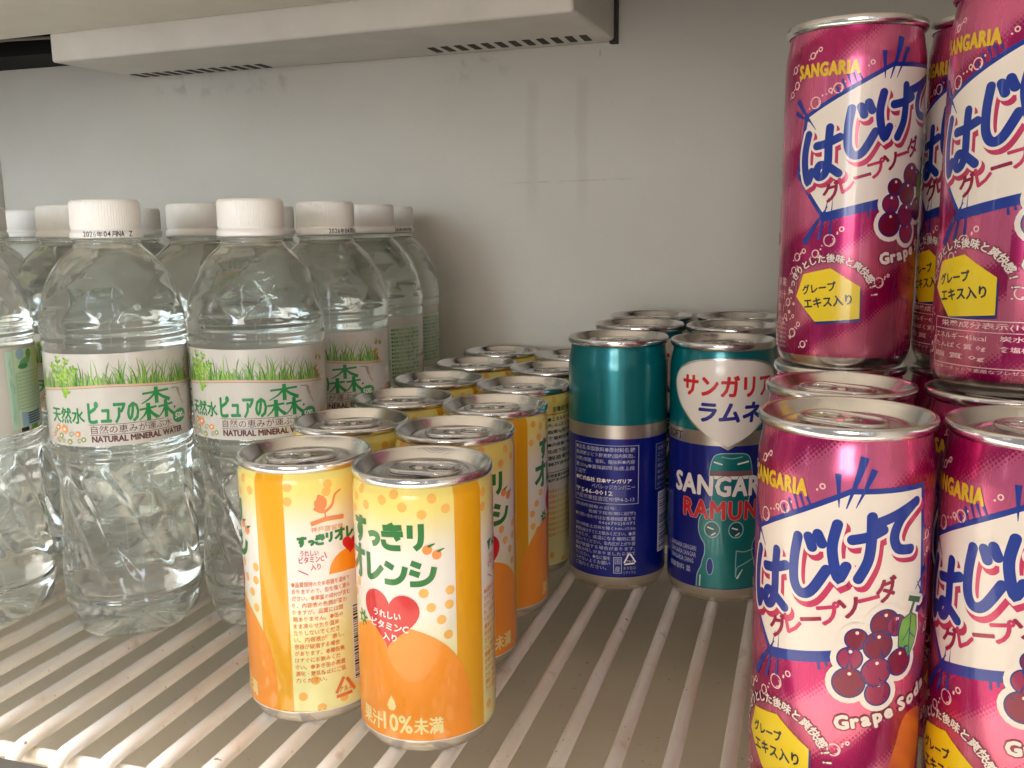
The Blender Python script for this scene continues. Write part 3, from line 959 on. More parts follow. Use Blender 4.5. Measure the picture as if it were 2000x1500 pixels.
# ---- lemonade can print
def ramune_art():
    A = Art()
    red = ink('signal_red', 206, 26, 34); nav = ink('ink_blue', 20, 30, 130); whi = ink('panel_white', 232, 222, 214); sil = SILVER
    teal = ink('bottle_teal', 6, 116, 118, 0.35); line = ink('pale_line', 150, 186, 190); gly = ink('grey_text', 172, 176, 204); blk = ink('black', 24, 20, 18)
    dteal = ink('deep_teal', 4, 84, 92, .3)
    for u, s in ((0, 1), (165.2, -1)):
        pass
    # heart-shaped crest
    def crest(g):
        P = [(0, 125.4 + g * .6), (10, 125.0 + g * .7), (20, 123.0 + g), (27, 119.2 + g), (30 + g, 114), (29.2 + g, 108), (25.5 + g, 101.5), (19, 94.6 - g), (10.4, 87.8 - g), (0, 82.2 - g * 1.5)]
        Q = spline(P, 5)
        return Q + [(-x, y) for x, y in reversed(Q[1:-1])]
    A.poly(crest(1.1), sil, 1); A.poly(crest(0), whi, 2)
    A.poly([(-27.6, 90.2), (-13.2, 90.2), (-24.2, 99)], teal, 0)
    A.text('サンガリア', (-24.2, 107.4, 24.6, 117.6), red, 3, 0.0, fb=.42)
    A.text('ラムネ', (-15.2, 94.8, 16.4, 104.2), nav, 3, 0.0, shear=.12, fb=.5)
    A.text('SOFT', (-37.0, 83.9, -24.4, 87.9), blk, 3, 0.01)
    A.text('DRINK', (24.4, 83.9, 40.0, 87.9), blk, 3, 0.01)
    # glass bottle drawing
    c = 2.3
    half = [(0, 79), (5.6, 78.8), (8.8, 77.2), (10.3, 73), (11.0, 67.6), (10.6, 66.4), (10.6, 60), (9.4, 55), (9.6, 51.5), (13.8, 47.6), (15.6, 44), (15.8, 38.8), (14.4, 34.6), (12.6, 31.6), (12.4, 27), (13.4, 23.4), (14.2, 19.6), (16.0, 15), (16.4, 8.6)]
    L_ = [(c - x, z) for x, z in half]; R_ = [(c + x, z) for x, z in half]
    A.poly(L_ + list(reversed(R_)), teal, 2)
    A.stroke(L_, .45, line, 3, 'butt'); A.stroke(R_, .45, line, 3, 'butt')
    A.poly([(c - 10.6, 70.0), (c + 10.6, 70.0), (c + 10.9, 67.6), (c - 10.9, 67.6)], ink('band_brown', 120, 78, 84), 4)
    A.poly([(c - 10.8, 67.4), (c + 10.8, 67.4), (c + 10.9, 65.8), (c - 10.9, 65.8)], whi, 4)
    A.stroke([(c - 5, 77.2), (c, 76.4), (c + 5, 77.2)], .4, line, 4); A.stroke([(c - 8.6, 74.4), (c - 5, 73.4)], .8, whi, 4, 'round', False)
    A.stroke([(c + 3, 73.6), (c + 8.4, 74.6)], .8, whi, 4, 'round', False)
    for du, s in ((-10.4, 1), (1.6, -1)):
        u = c + du + 1.4
        A.ring(u, 39.6, 4.0, .5, line, 4, ry=4.4); A.disc(u, 39.6, 3.2, dteal, 4, ry=3.6)
        A.stroke([(u - 2, 40.6), (u + .6, 39.8)], .7, whi, 5, 'round', False); A.stroke([(u - .2, 36.6), (u + 1.6, 37.8)], .7, whi, 5, 'round', False)
    A.stroke([(c + 3.4, 15), (c + 4.0, 19.5), (c + 8.2, 21.6), (c + 13, 23.6)], .5, line, 4); A.stroke([(c + 3.4, 28.6), (c + 8, 27.8), (c + 13, 28.8)], .5, line, 4)
    A.stroke([(c + 3.4, 28.6), (c + 3.2, 22), (c + 3.4, 15)], .45, line, 4); A.stroke([(c + 4.2, 14.2), (c + 7.0, 18.6)], 1.0, whi, 5, 'round', True, (1, .3))
    A.disc(c - 9.6, 20, 1.5, BLUE, 4, ry=4.2); A.ring(c - 9.6, 20, 1.9, .35, line, 4, ry=4.6)
    A.stroke([(c - 14.4, 15), (c - 14.6, 9)], .5, whi, 4, 'butt', False); A.stroke([(c + 13.8, 14), (c + 13.9, 9)], .5, line, 4, 'butt', False)
    for bold, m_, ly in ((0.8, nav, 6), (0.5, whi, 7)):
        A.text('SANGARIA', (-28.2, 57.2, 28.8, 67.0), m_, ly, 0.0, shear=.02, spacing=1.1, fb=bold)
    for bold, m_, ly in ((0.7, ink('pale_grey', 170, 160, 170), 6), (0.42, red, 7)):
        A.text('RAMUNE', (-22.2, 45.0, 22.8, 54.2), m_, ly, 0.0, spacing=1.12, fb=bold)
    for i in range(3):
        A.text(['SANGARIA SANGARI', 'SANGARIA SANGAR', 'SANGARIA SANG'][i], (-32, 27.0 - i * 3.4, [-14.6, -14.6, -16][i], 29.6 - i * 3.4), gly, 3, 0.01, res=1)
    A.text('炭酸飲料 混', (-33, 15.2, -17.6, 18.4), gly, 3, 0.01)
    # back panel
    a, e = 47.4, 83.4
    A.frame(a, e + 1, 48, 79.2, .32, gly, 3)
    bl = ['●品名:炭酸飲料●原材料名:糖', '類(果糖ぶどう糖液糖(国内製造)、', '砂糖)/炭酸、香料、酸味料●内容', '量:250g●賞味期限:缶底上段', 'に記載', '●株式会社 日本サンガリア', 'ベバレッジカンパニー', '〒546-0012', '大阪市東住吉区中野4-2-13']
    for i, s in enumerate(bl):
        v = 75.6 - i * 3.25 + (0 if i < 5 else -.3)
        w = min(len(s) * 2.5, 34)
        x0 = a + .8
        if i == 6: x0 = a + 12; w = 23
        A.text(s, (x0, v, x0 + w, v + 2.55), ink('white', 246, 240, 236) if i in (5, 7) else gly, 3, .012 if i != 5 else .03, res=1)
    bl = ['(製造所固有の記号:', '缶底下段左側に記載)', '●お問い合わせはお客様相談室まで', '06(6702)5071', '(受付時間:土日祝を除く9:00~17:30)', '●開缶後はすぐにお飲みください。●凍', 'らせたり、高温になる場所に置', 'かないでください。缶内圧が上がり容', '器が破損する場合があります。', '●飲み残しがありましたら捨て', 'てください。●缶に傷を', 'つけないようお願い', 'ご協力ください。']
    for i, s in enumerate(bl):
        v = 44.6 - i * 2.72
        w = 35.2 if len(s) > 13 else len(s) * 2.5
        x0 = a + .3
        if i == 1: x0 = a + 10; w = 25.6
        if i == 3: x0 = a + 16; w = 19
        if i > 9: w = min(w, 22)
        A.text(s, (x0, v, x0 + w, v + 2.15), gly, 3, .008, res=1)
    A.frame(71.4, 75.8, 10.4, 19.4, .35, gly, 3)
    A.text('国', (72.2, 15.4, 75, 18.6), gly, 3, 0); A.text('産', (72.2, 11.2, 75, 14.4), gly, 3, 0)
    wl = ink('white', 246, 240, 236)
    tri = [(76.6, 15.4), (83.4, 15.8), (79.8, 21.8)]
    for i in range(3):
        p, q = tri[i], tri[(i + 1) % 3]
        A.stroke([(p[0] * .92 + q[0] * .08, p[1] * .92 + q[1] * .08), (p[0] * .12 + q[0] * .88, p[1] * .12 + q[1] * .88)], .8, wl, 4, 'butt', False)
    A.text('アルミ', (78.2, 16.2, 81.8, 17.6), wl, 4, .01, res=1)
    A.text('あき缶は', (76.6, 12.4, 83.4, 14.2), gly, 3, 0, res=1); A.text('リサイクル', (76.6, 9.9, 83.4, 11.7), gly, 3, 0, res=1)
    A.frame(95.6, 118, 54, 78.4, .3, gly, 3)
    for i in range(7):
        A.text(['栄養成分表示', 'エネルギー42kcal', 'たんぱく質0g', '脂質0g', '炭水化物10.6g', '食塩相当量0g', '(100g当り)'][i], (97, 74.6 - i * 3.2, 115, 77 - i * 3.2), gly, 3, 0, res=1)
    rb = random.Random(3); v = 20.0
    A.rect(98, 114, 19, 52, ink('bar_white', 220, 216, 220), 2)
    while v < 51:
        h = rb.choice((.3, .5, .8)); A.rect(99, 113, v, v + h, nav, 3); v += h + rb.choice((.3, .5, .8))
    return A


# ---- grape soda can print, one front (the can carries two)
def grape_front(with_table):
    A = Art(); rnd = random.Random(12 + with_table)
    blu = ink('royal_blue', 10, 50, 150, .1); nvy = ink('navy', 26, 34, 120, .1); whi = ink('panel_cream', 236, 226, 218); pink = ink('pink_shade', 198, 50, 98, .25)
    yel = ink('yellow', 246, 214, 20); bub = ink('bubble_white', 244, 206, 204, .15); dk = ink('text_black', 28, 26, 60)
    mag = ink('dark_magenta', 128, 10, 58, .3); gd = ink('grape_red', 124, 16, 56, .3); gl = ink('grape_light', 152, 36, 82, .3)
    leaf = ink('leaf', 112, 172, 66, .1); sha = ink('orange_flow', 222, 112, 66, .45); dg = ink('stalk', 70, 104, 70)
    # big panel
    hexo = [(-26.5, 97.6), (5.2, 114.8), (28.2, 115.6), (31.2, 84), (25.0, 62), (10, 67.4), (-18.4, 60.6), (-29.8, 76.4)]
    cx = sum(p[0] for p in hexo) / 8; cz = sum(p[1] for p in hexo) / 8

    def grow(P, d):
        out = []; n = len(P)
        for i in range(n):
            a, p, b_ = P[i - 1], P[i], P[(i + 1) % n]
            e1 = Vector((p[0] - a[0], p[1] - a[1])).normalized(); e2 = Vector((b_[0] - p[0], b_[1] - p[1])).normalized()
            n1 = Vector((-e1.y, e1.x)); n2 = Vector((-e2.y, e2.x))
            mm = (n1 + n2).normalized(); c = max(mm.dot(n1), .5)
            out.append((p[0] + mm.x * d / c, p[1] + mm.y * d / c))
        return out
    A.poly([(x + 1.0, z - 2.2) for x, z in hexo], mag, 0)
    A.poly(grow(hexo, 1.0), blu, 1); A.poly(grow(hexo, -.6), whi, 2)
    # lower edge thicker
    A.poly([(-19.6, 60.2), (10.4, 66.8), (10.4, 64.6), (-18.6, 57.6)], blu, 2)
    # ink splashes at the corners
    def spike(p, q, w):
        A.stroke([p, q], w, blu, 3, 'butt', False, (1, .12))
    spike((8.8, 125.0), (4.2, 109.8), 2.6); spike((11.6, 121.5), (6.8, 110.2), 1.9); spike((1.6, 120), (2.2, 110), 1.8)
    spike((-31.6, 104.2), (-22.4, 92.6), 2.0); spike((-32.4, 99.8), (-25, 95.6), 1.7)
    for i, (x, h) in enumerate(((-13.6, 3.2), (-11.6, 4.6), (-9.8, 5.6), (-7.8, 4.6), (-5.8, 3.4))):
        zz = 97.6 + (x + 26.5) * .543
        spike((x - 1.4, zz + h), (x + .6, zz - .4), .9)
    spike((-25.6, 49.6), (-16.4, 63.6), 2.6); spike((-19.4, 51.0), (-16.2, 67), 1.3); spike((-15.2, 53), (-14.6, 66.4), 1.0)
    for i, x in enumerate((-2, 0, 2, 4.2, 6)):
        spike((x + .8, 59.4 + (i % 2) * 1.4), (x, 64.6), .9)
    spike((33.6, 90), (27.6, 84), 1.6); spike((33, 80), (28.2, 86.6), 1.3)
    # name: shadow, pale rim, blue
    lettering.slope = .16
    seq = [('ha', (-26.9, 72.6, -12.4, 91.4)), ('zi', (-11.8, 81.4, -.2, 99.6)), ('ke', (.6, 88.4, 14.8, 105.6)), ('te', (13.4, 94.8, 25.8, 109.4))]
    for st, w, ly, m_, du, dv in (('s', 5.2, 3, pink, 1.1, -1.5), ('w', 5.0, 4, whi, 0, 0), ('b', 3.1, 5, blu, 0, 0)):
        lettering(A, seq, m_, w, ly, 'round', du, dv)
    lettering.slope = 0.0
    # second line
    z0 = 66.2
    for i, ch in enumerate('グレープソーダ'):
        u = -15.0 + i * 5.35; zz = 69.0 + i * 2.75
        A.char(ch, u, zz, 7.6, .27, pink if i % 2 else ink('wine', 150, 16, 66, .25), 5, .0, fb=.26)
    # grapes
    grapes = [(20.8, 74.2, 3.5, gl), (17, 75, 4.7, gd), (8.8, 70.4, 3.5, gd), (7.2, 64.3, 3.8, gl), (15.9, 53.5, 4.2, gl), (22.6, 62.5, 4.5, gd), (15.2, 68.4, 4.7, gd), (7.2, 56.7, 4.9, gd), (15.0, 60.2, 4.7, gl)]
    for u, z, r, m_ in grapes: A.disc(u, z, r + 1.7, whi, 6)
    lf = [(26.1, 77.0), (28.7, 75.6), (29.3, 71), (28.4, 67.4), (26, 63.4), (24.6, 66.5), (22.0, 67.4), (21.8, 72), (22.8, 75.6)]
    A.poly(grow(lf, 1.1), whi, 6)
    A.stroke([(26, 77), (27.4, 80.6)], 3.4, whi, 6, 'round', False); A.stroke([(24.6, 82), (30.4, 80.2)], 3.6, whi, 6, 'round', False)
    for u, z, r, m_ in grapes:
        A.disc(u, z, r, nvy, 7, n=26); A.disc(u, z, r - .5, m_, 7, n=26)
        A.disc(u + .1, z + r * .58, .55, ink('glint', 250, 226, 222), 7, n=8)
    A.poly(grow(lf, .35), nvy, 8); A.poly(lf, leaf, 8)
    A.stroke([(26.2, 76.6), (26, 70), (26, 64.4)], .35, nvy, 9, 'butt'); A.stroke([(26, 72.5), (23.4, 69)], .3, nvy, 9, 'butt', False); A.stroke([(26.1, 71), (28.4, 69)], .3, nvy, 9, 'butt', False)
    A.stroke([(26, 77), (27.4, 80.6)], 1.2, dg, 8, 'butt', False); A.stroke([(24.8, 82), (30.2, 80.2)], 1.7, dg, 9, 'butt', False)
    # Grape Soda along a rising curve
    x = 3.4
    for i, ch in enumerate('Grape Soda'):
        wd = {'G': 4.6, 'r': 2.9, 'a': 3.4, 'p': 3.7, 'e': 3.3, ' ': 1.4, 'S': 3.7, 'o': 3.5, 'd': 3.7}[ch]
        u = x + wd / 2; t = (u - 3) / 33.0
        zz = 43.6 + 9.0 * t ** 1.35; rot = .12 + .3 * t
        if ch != ' ':
            h = 5.9
            A.char(ch, u, zz, h, rot, mag, 4, .0, 1.0, fb=.78, nb=10); A.char(ch, u, zz, h, rot, whi, 5, .0, 1.0, fb=.34, nb=8)
        x += wd
    # orange swirl under the words
    A.poly(spline([(21, 28), (23.4, 36), (25.6, 42.6), (29, 45), (35.6, 43.6), (37, 33), (35, 22), (30, 12), (24, 14), (21, 28)], 4)[:-1], sha, 0)
    # badge
    dz = 6.5 if with_table else 0.0
    hp = [(-14.2, 40.2), (-3.1, 33.0), (-2.9, 20.8), (-19.6, 19.2), (-28.4, 28.6), (-25.2, 37.6)]
    hp = [(a_, b_ + dz) for a_, b_ in hp]
    hp.reverse()
    A.poly([(a_ + .6, b_ - 1.1) for a_, b_ in hp], nvy, 3); A.poly(hp, yel, 4)
    A.text('グレープ', (-25.0, 29.6 + dz, -11.6, 33.2 + dz), dk, 5, .0, rot=.15, fb=.14)
    A.text('エキス入り', (-24.0, 24.0 + dz, -5.6, 28.0 + dz), dk, 5, .0, rot=.13, fb=.14)
    s = 'すっきりとした後味と爽快感!!'
    for i, ch in enumerate(s):
        a = math.radians(172 - i * 166.0 / (len(s) - 1))
        u = -14.6 + 17.2 * math.cos(a); z = 28.4 + dz + 15.6 * math.sin(a)
        A.char(ch, u, z, 3.5, a - PI / 2, mag, 3, .0, fb=.5); A.char(ch, u, z, 3.5, a - PI / 2, whi, 4, .0, fb=.12, nb=4)
    # maker's name
    A.text('SANGARIA', (-31.0, 112.2, -7.2, 117.0), ink('ochre_letters', 226, 188, 40, .15), 4, .0, spacing=1.12, fb=.32)
    # bubbles
    bb = [(-15.2, 50.8, 2.3), (-10.8, 55.0, 1.0), (-20.4, 45.6, 1.6), (-25.6, 46.6, 1.0), (-28.8, 44.2, 1.6), (-30.4, 38.8, 1.5), (-23.0, 102.6, 2.2), (-14.4, 107.2, 1.9), (-17.2, 106.6, .9), (-2.6, 107.8 + 8, .9),
          (-34, 116, 1.4), (-32.6, 110, 1.5), (-35.6, 107, 1.2), (4, 34.6, 2.0), (7.8, 37.2, .7), (-30, 14, 1.8), (-27, 17.6, 1.0), (-24.4, 9.8, 1.4), (-33.4, 26, 1.6), (-34.8, 20.2, 1.1), (-30, 20.6, .8), (-25, 120, 1.3), (-22, 122, .9), (32.6, 100, 1.4), (33.6, 95, .9), (36, 70, 1.5)]
    for i, (u, z, r) in enumerate(bb):
        if with_table and z < 24 and u > -27: continue
        A.ring(u, z, r, .42, bub, 2, ry=r * 1.05)
        if r > 1.2:
            A.ring(u + r * .15, z - r * .1, r * .62, .3, bub, 2, -1.6, .9); A.disc(u + r * 1.25, z + r * 1.1, .4, bub, 2, n=8); A.disc(u - r * 1.2, z - r * .9, .32, bub, 2, n=8)
        else: A.disc(u - 1.5, z - 1.2, .36, bub, 2, n=8)
    for i in range(5): A.disc(-31 + rnd.uniform(-3, 3), 12 + i * 3.4, rnd.uniform(.4, .9), bub, 2, n=10)
    if with_table:
        u0, u1 = -27, 24
        A.frame(u0, u1, 9.6, 25.4, .3, bub, 3); A.rect(u0 + .3, u1 - .3, 21.4, 21.65, bub, 3)
        A.text('栄養成分表示(100g当り)', (u0 + 4, 22.2, u1 - 4, 24.7), bub, 3, .012, res=1)
        for i, (p, q) in enumerate((('エネルギー45kcal', '炭水化物11.2g'), ('たんぱく質 0g', '食塩相当量0.03g'), ('脂 質 0g', ''))):
            A.text(p, (u0 + 1, 18.4 - i * 3.4, u0 + 22, 20.6 - i * 3.4), bub, 3, .012, res=1)
            if q: A.text(q, (u0 + 26, 18.4 - i * 3.4, u1 - 2, 20.6 - i * 3.4), bub, 3, .012, res=1)
        A.text('インターネットで素敵なプレゼントキャンペーン', (u0, 7.9, u1, 9.2), bub, 3, 0, res=1)
    else:
        for i, ch in enumerate('果汁飲料'):
            A.char('果汁1%未満'[i], -36.6, 34 - i * 5.2, 4.0, 0, bub, 3, .0)
            A.char('清涼飲料'[i], -40.4, 34 - i * 5.2, 3.4, 0, bub, 3, .0)
        for i in range(6): A.text('開缶後はすぐにお飲みください。', (-45, 16.4 - i * 1.8, -33.6, 17.6 - i * 1.8), bub, 3, 0, res=1)
    return A


def grape_art():
    A = Art(); A.merge(grape_front(0), 0.0); A.merge(grape_front(1), 82.6)
    return A


oa = orange_art(); ra = ramune_art(); ga = grape_art()
me_orange = can_body(ORANGE_PROF, [CANBASE] * 5 + [CANBASE] + [CREAM] * 6, oa, [96.5, 97.6, 98.7, 99.8]).mesh('can_body')
me_ramune = can_body(SODA_PROF, [CANBASE] * 4 + [SILVER] * 2 + [BLUE, SILVER] + [TEAL] * 7, ra, [117.5, 119.5, 121.8, 124.2, 126.6]).mesh('can_body')
me_grape = can_body(SODA_PROF, [CANBASE] * 4 + [CANBASE] + [GRAPE] * 10, ga, [5.4, 8.1, 117.5, 119.5, 121.8, 124.2, 126.6]).mesh('can_body')
me_lid = {HO: seam_lid(HO, 1), HS: seam_lid(HS, 2)}
me_tab = {HO: tab_mesh(HO), HS: tab_mesh(HS)}


def can(name, body, H, x, y, z, rot, tab, label, cat, group, part_label=None):
    r = link(name, None, None, (x * S, y * S, z * S), (0, 0, math.radians(rot)))
    tag(r, label, cat, group)
    link('can_body', body, r)
    l = link('lid', me_lid[H], r, None, (0, 0, math.radians(tab - rot)))
    link('pull_tab', me_tab[H], l)
    return r


OG = 'orange juice cans standing in two columns on the wire shelf'
for x, y, rot, tab, label in [
    (-136.0, 313.0, -8.7, 186, 'orange juice can standing foremost on the shelf with its red heart facing out'),
    (-189.1, 318.7, -72.3, 40, 'orange juice can at the front showing its orange fine print and bar code'),
    (-146.2, 373.3, 37.5, 200, 'second orange juice can in the right column, behind the foremost red heart can'),
    (-199.1, 378.1, -60, 35, 'second orange juice can in the left column, right behind the can showing fine print'),
    (-147.1, 430.9, 111, 30, 'third orange juice can in the right column, yellow stripe and half a green word'),
    (-200.0, 436.4, 150, 25, 'third orange juice can in the left column, its lid before a water bottle label'),
    (-204.4, 497.4, 15, 30, 'fourth orange juice can in the left column, its lid below the green printed bottle label'),
    (-150.4, 490.6, -131, 35, 'fourth orange juice can in the right column, boxed dark green text beside teal can'),
    (-204.0, 561.5, 60, 25, 'fifth orange juice can in the left column, second from its back end'),
    (-150.8, 553.3, -20, 35, 'fifth orange juice can in the right column, its lid cut off by the teal can'),
    (-207.4, 621.5, 170, 20, 'orange juice can at the very back of the left column near the grey wall'),
    (-152.0, 615.0, 80, 20, 'backmost orange juice can of the right column, mostly hidden by the teal can')]:
    can('orange_juice_can', me_orange, HO, x, y, 0, rot, tab, label, 'can', OG)
RG = 'teal and navy soda cans standing in two columns on the wire shelf'
for x, y, rot, tab, label in [
    (-95.5, 484.5, -148, 15, 'teal and navy soda can at the front showing its back with small white print'),
    (-40.9, 483.0, 13, 200, 'teal and navy soda can at the front with white crest and red katakana facing out'),
    (-95.7, 550.7, 40, 10, 'middle teal soda can of the left column, behind the can showing small white print'),
    (-41.6, 550.7, -70, 190, 'middle teal soda can of the right column, behind the can with the white crest'),
    (-97.5, 605.4, 100, 20, 'backmost teal soda can of the left column, closest to the grey wall'),
    (-41.8, 608.0, 10, 185, 'backmost teal soda can of the right column, lid beside the upper pink can')]:
    can('lemonade_can', me_ramune, HS, x, y, 0, rot, tab, label, 'can', RG)
GG = 'pink grape soda cans stacked two high on the right'
for x, y, z, rot, tab, label in [
    (12.8, 300.1, 0, -9.2, -30, 'front pink grape soda can of the lower tier, its whole grape bunch showing'),
    (66.7, 298.2, 0, -26.6, -60, 'pink grape soda can at the bottom right corner, cut off by the picture edge'),
    (12.4, 356.0, 0, 20, -25, 'lower tier pink grape soda can behind the front one, only its lid showing'),
    (67.3, 356.5, 0, 5, -40, 'lower pink grape soda can carrying the upper can cut off at the right edge'),
    (13.4, 409.0, 0, 50, 0, 'lower pink grape soda can carrying the upper left can, seam rim just showing'),
    (67.0, 412.0, 0, -30, 0, 'lower pink grape soda can in the dark gap under the half hidden upper can')]:
    can('grape_soda_can', me_grape, HS, x, y, z, rot, tab, label, 'can', GG)
ZU = HS - 0.05
for x, y, rot, tab, label in [
    (13.8, 407.2, 17.4, 90, 'pink grape soda can of the upper tier, leftmost, standing fully against the grey wall'),
    (68.5, 358.5, -17.4 + 180, 60, 'upper tier pink grape soda can at the right edge, nutrition table near its foot'),
    (67.4, 413.0, -30 + 180, 60, 'upper tier pink grape soda can half hidden in the gap between two others')]:
    can('grape_soda_can', me_grape, HS, x, y, ZU, rot, tab, label, 'can', GG)

# ------------------------------------------------------------------ water bottles
BP = [(24.5, 0.6), (27.0, 1.0), (29.3, 4.0), (30.8, 9.0), (31.6, 15.0), (31.7, 19.0), (30.9, 21.0), (31.6, 23.5), (31.9, 30.0), (31.4, 40.0), (30.7, 50.0), (30.3, 60.0), (30.7, 72.0), (31.8, 82.0), (32.1, 87.0), (31.3, 89.0), (32.2, 91.5), (32.3, 93.4),
      (31.75, 94.4), (31.7, 115.0), (31.75, 138.6), (32.3, 139.8), (32.5, 142.0), (31.9, 144.0), (32.4, 146.0), (32.5, 149.0), (32.0, 154.0), (31.0, 159.0), (28.8, 166.0), (25.6, 172.6), (21.4, 178.0), (17.6, 181.4), (15.4, 183.2), (14.6, 184.6), (14.5, 186.2), (16.3, 186.5), (16.4, 187.2), (14.0, 187.5)]
bpf = interp(BP)


def tri_wave(x): return abs((x % 1.0) * 2 - 1)


def smooth01(x): x = max(0.0, min(1.0, x)); return x * x * (3 - 2 * x)


def bottle_mesh():
    b = MB(); nth = 160
    zs = []
    z = 0.6
    while z < 187.5:
        zs.append(z)
        z += 0.55 if (z < 24 or 86 < z < 95 or 138 < z < 148 or z > 180) else (0.8 if z > 148 or z < 88 else 3.0)
    zs.append(187.5)
    vs = []
    for z in zs:
        r0 = (bpf(z - .4) + 2 * bpf(z) + bpf(z + .4)) / 4
        for k in range(nth):
            th = 2 * PI * k / nth; r = r0
            if 149 < z < 182:
                bb = (z - 149) / 11.0; aa = th * 8 / (2 * PI)
                p = (aa + bb / 2) % 1.0 * 2 - 1; q = (aa - bb / 2) % 1.0 * 2 - 1
                w = smooth01((z - 149) / 2.0) * smooth01((182 - z) / 5.0)
                r -= 0.75 * (r0 / 32.0) * (1 - p * p) * (1 - q * q) * w
            if 27 < z < 87:
                w = smooth01((z - 27) / 9.0) * smooth01((87 - z) / 9.0)
                s = (th * 6 / (2 * PI) + (z - 55) / 62.0)
                t = tri_wave(s)
                r -= 1.25 * w * smooth01((t - 0.32) / 0.28)
                c2 = (th * 6 / (2 * PI) + (z - 55) / 62.0) % 1.0
                r -= 0.3 * w * smooth01(1 - abs(c2 - .5) * 4) * (0.5 + 0.5 * math.sin(z * .35))
            if z < 19:
                w = 1 - smooth01(z / 19.0)
                r -= 3.4 * w * (0.5 + 0.5 * math.cos(5 * th)) ** 2
            vs.append((r * math.sin(th), -r * math.cos(th), z))
    fs = []
    for i in range(len(zs) - 1):
        for k in range(nth):
            k2 = (k + 1) % nth
            fs.append((i * nth + k, i * nth + k2, (i + 1) * nth + k2, (i + 1) * nth + k))
    # push-up base
    rings = [(21.0, .3), (17.0, 1.4), (12.0, 4.0), (6.0, 6.2)]
    base = len(vs)
    for rr, zz in rings:
        for k in range(nth):
            th = 2 * PI * k / nth; g = (0.5 + 0.5 * math.cos(5 * th)) ** 2
            vs.append((rr * math.sin(th), -rr * math.cos(th), zz + 3.0 * g * min(rr / 18, 1)))
    vs.append((0, 0, 6.8)); ctr = len(vs) - 1
    prev = 0
    for j in range(len(rings)):
        o = base + j * nth
        for k in range(nth):
            k2 = (k + 1) % nth
            fs.append((prev + k2, prev + k, o + k, o + k2))
        prev = o
    for k in range(nth): fs.append((prev + (k + 1) % nth, prev + k, ctr))
    top = len(zs) - 1
    vs.append((0, 0, 187.5)); t0 = len(vs) - 1
    for k in range(nth): fs.append((top * nth + k, top * nth + (k + 1) % nth, t0))
    b.add(vs, fs, WATER)
    return b.mesh('bottle_body')


def cap_mesh(with_date):
    b = MB(); n = 320
    prof = [(15.9, 187.75), (16.15, 188.1), (16.0, 190.5), (15.3, 190.9), (15.1, 191.5), (15.2, 191.9), (15.55, 192.3), (15.45, 203.2), (15.0, 204.4), (14.2, 205.0)]
    vs = []
    for r, z in prof:
        for k in range(n):
            rr = r - (0.28 if (k % 4 in (0, 1) and 192.2 < z < 203.5) else 0.0)
            a = 2 * PI * k / n
            vs.append((rr * math.sin(a), -rr * math.cos(a), z))
    fs = []
    for i in range(len(prof) - 1):
        for k in range(n):
            k2 = (k + 1) % n; fs.append((i * n + k, i * n + k2, (i + 1) * n + k2, (i + 1) * n + k))
    vs.append((0, 0, 205.1)); c = len(vs) - 1
    for k in range(n): fs.append(((len(prof) - 1) * n + k, (len(prof) - 1) * n + (k + 1) % n, c))
    vs.append((0, 0, 187.75)); c = len(vs) - 1
    for k in range(n): fs.append(((k + 1) % n, k, c))
    b.add(vs, fs, CAPW)
    if with_date:
        A = Art(); k = ink('date_black', 20, 20, 30)
        A.text('2026', (-10.6, 188.2, -4.6, 190.8), k, 0, .02, spacing=1.1); A.text('年', (-4.3, 188.2, -1.8, 190.7), k, 0, 0, fb=.06); A.text('04', (-1.4, 188.2, 1.6, 190.8), k, 0, .02, spacing=1.1); A.text('月', (2.0, 188.2, 4.1, 190.7), k, 0, 0, fb=.06); A.text('NA', (4.4, 188.2, 7.6, 190.8), k, 0, 0, spacing=1.1, fb=.06); A.text('Z', (10, 188.3, 11.8, 190.8), k, 0, 0, fb=.06)
        A.wrap(b, 16.1, lambda v: 16.1, step=.8)
    return b.mesh('cap')


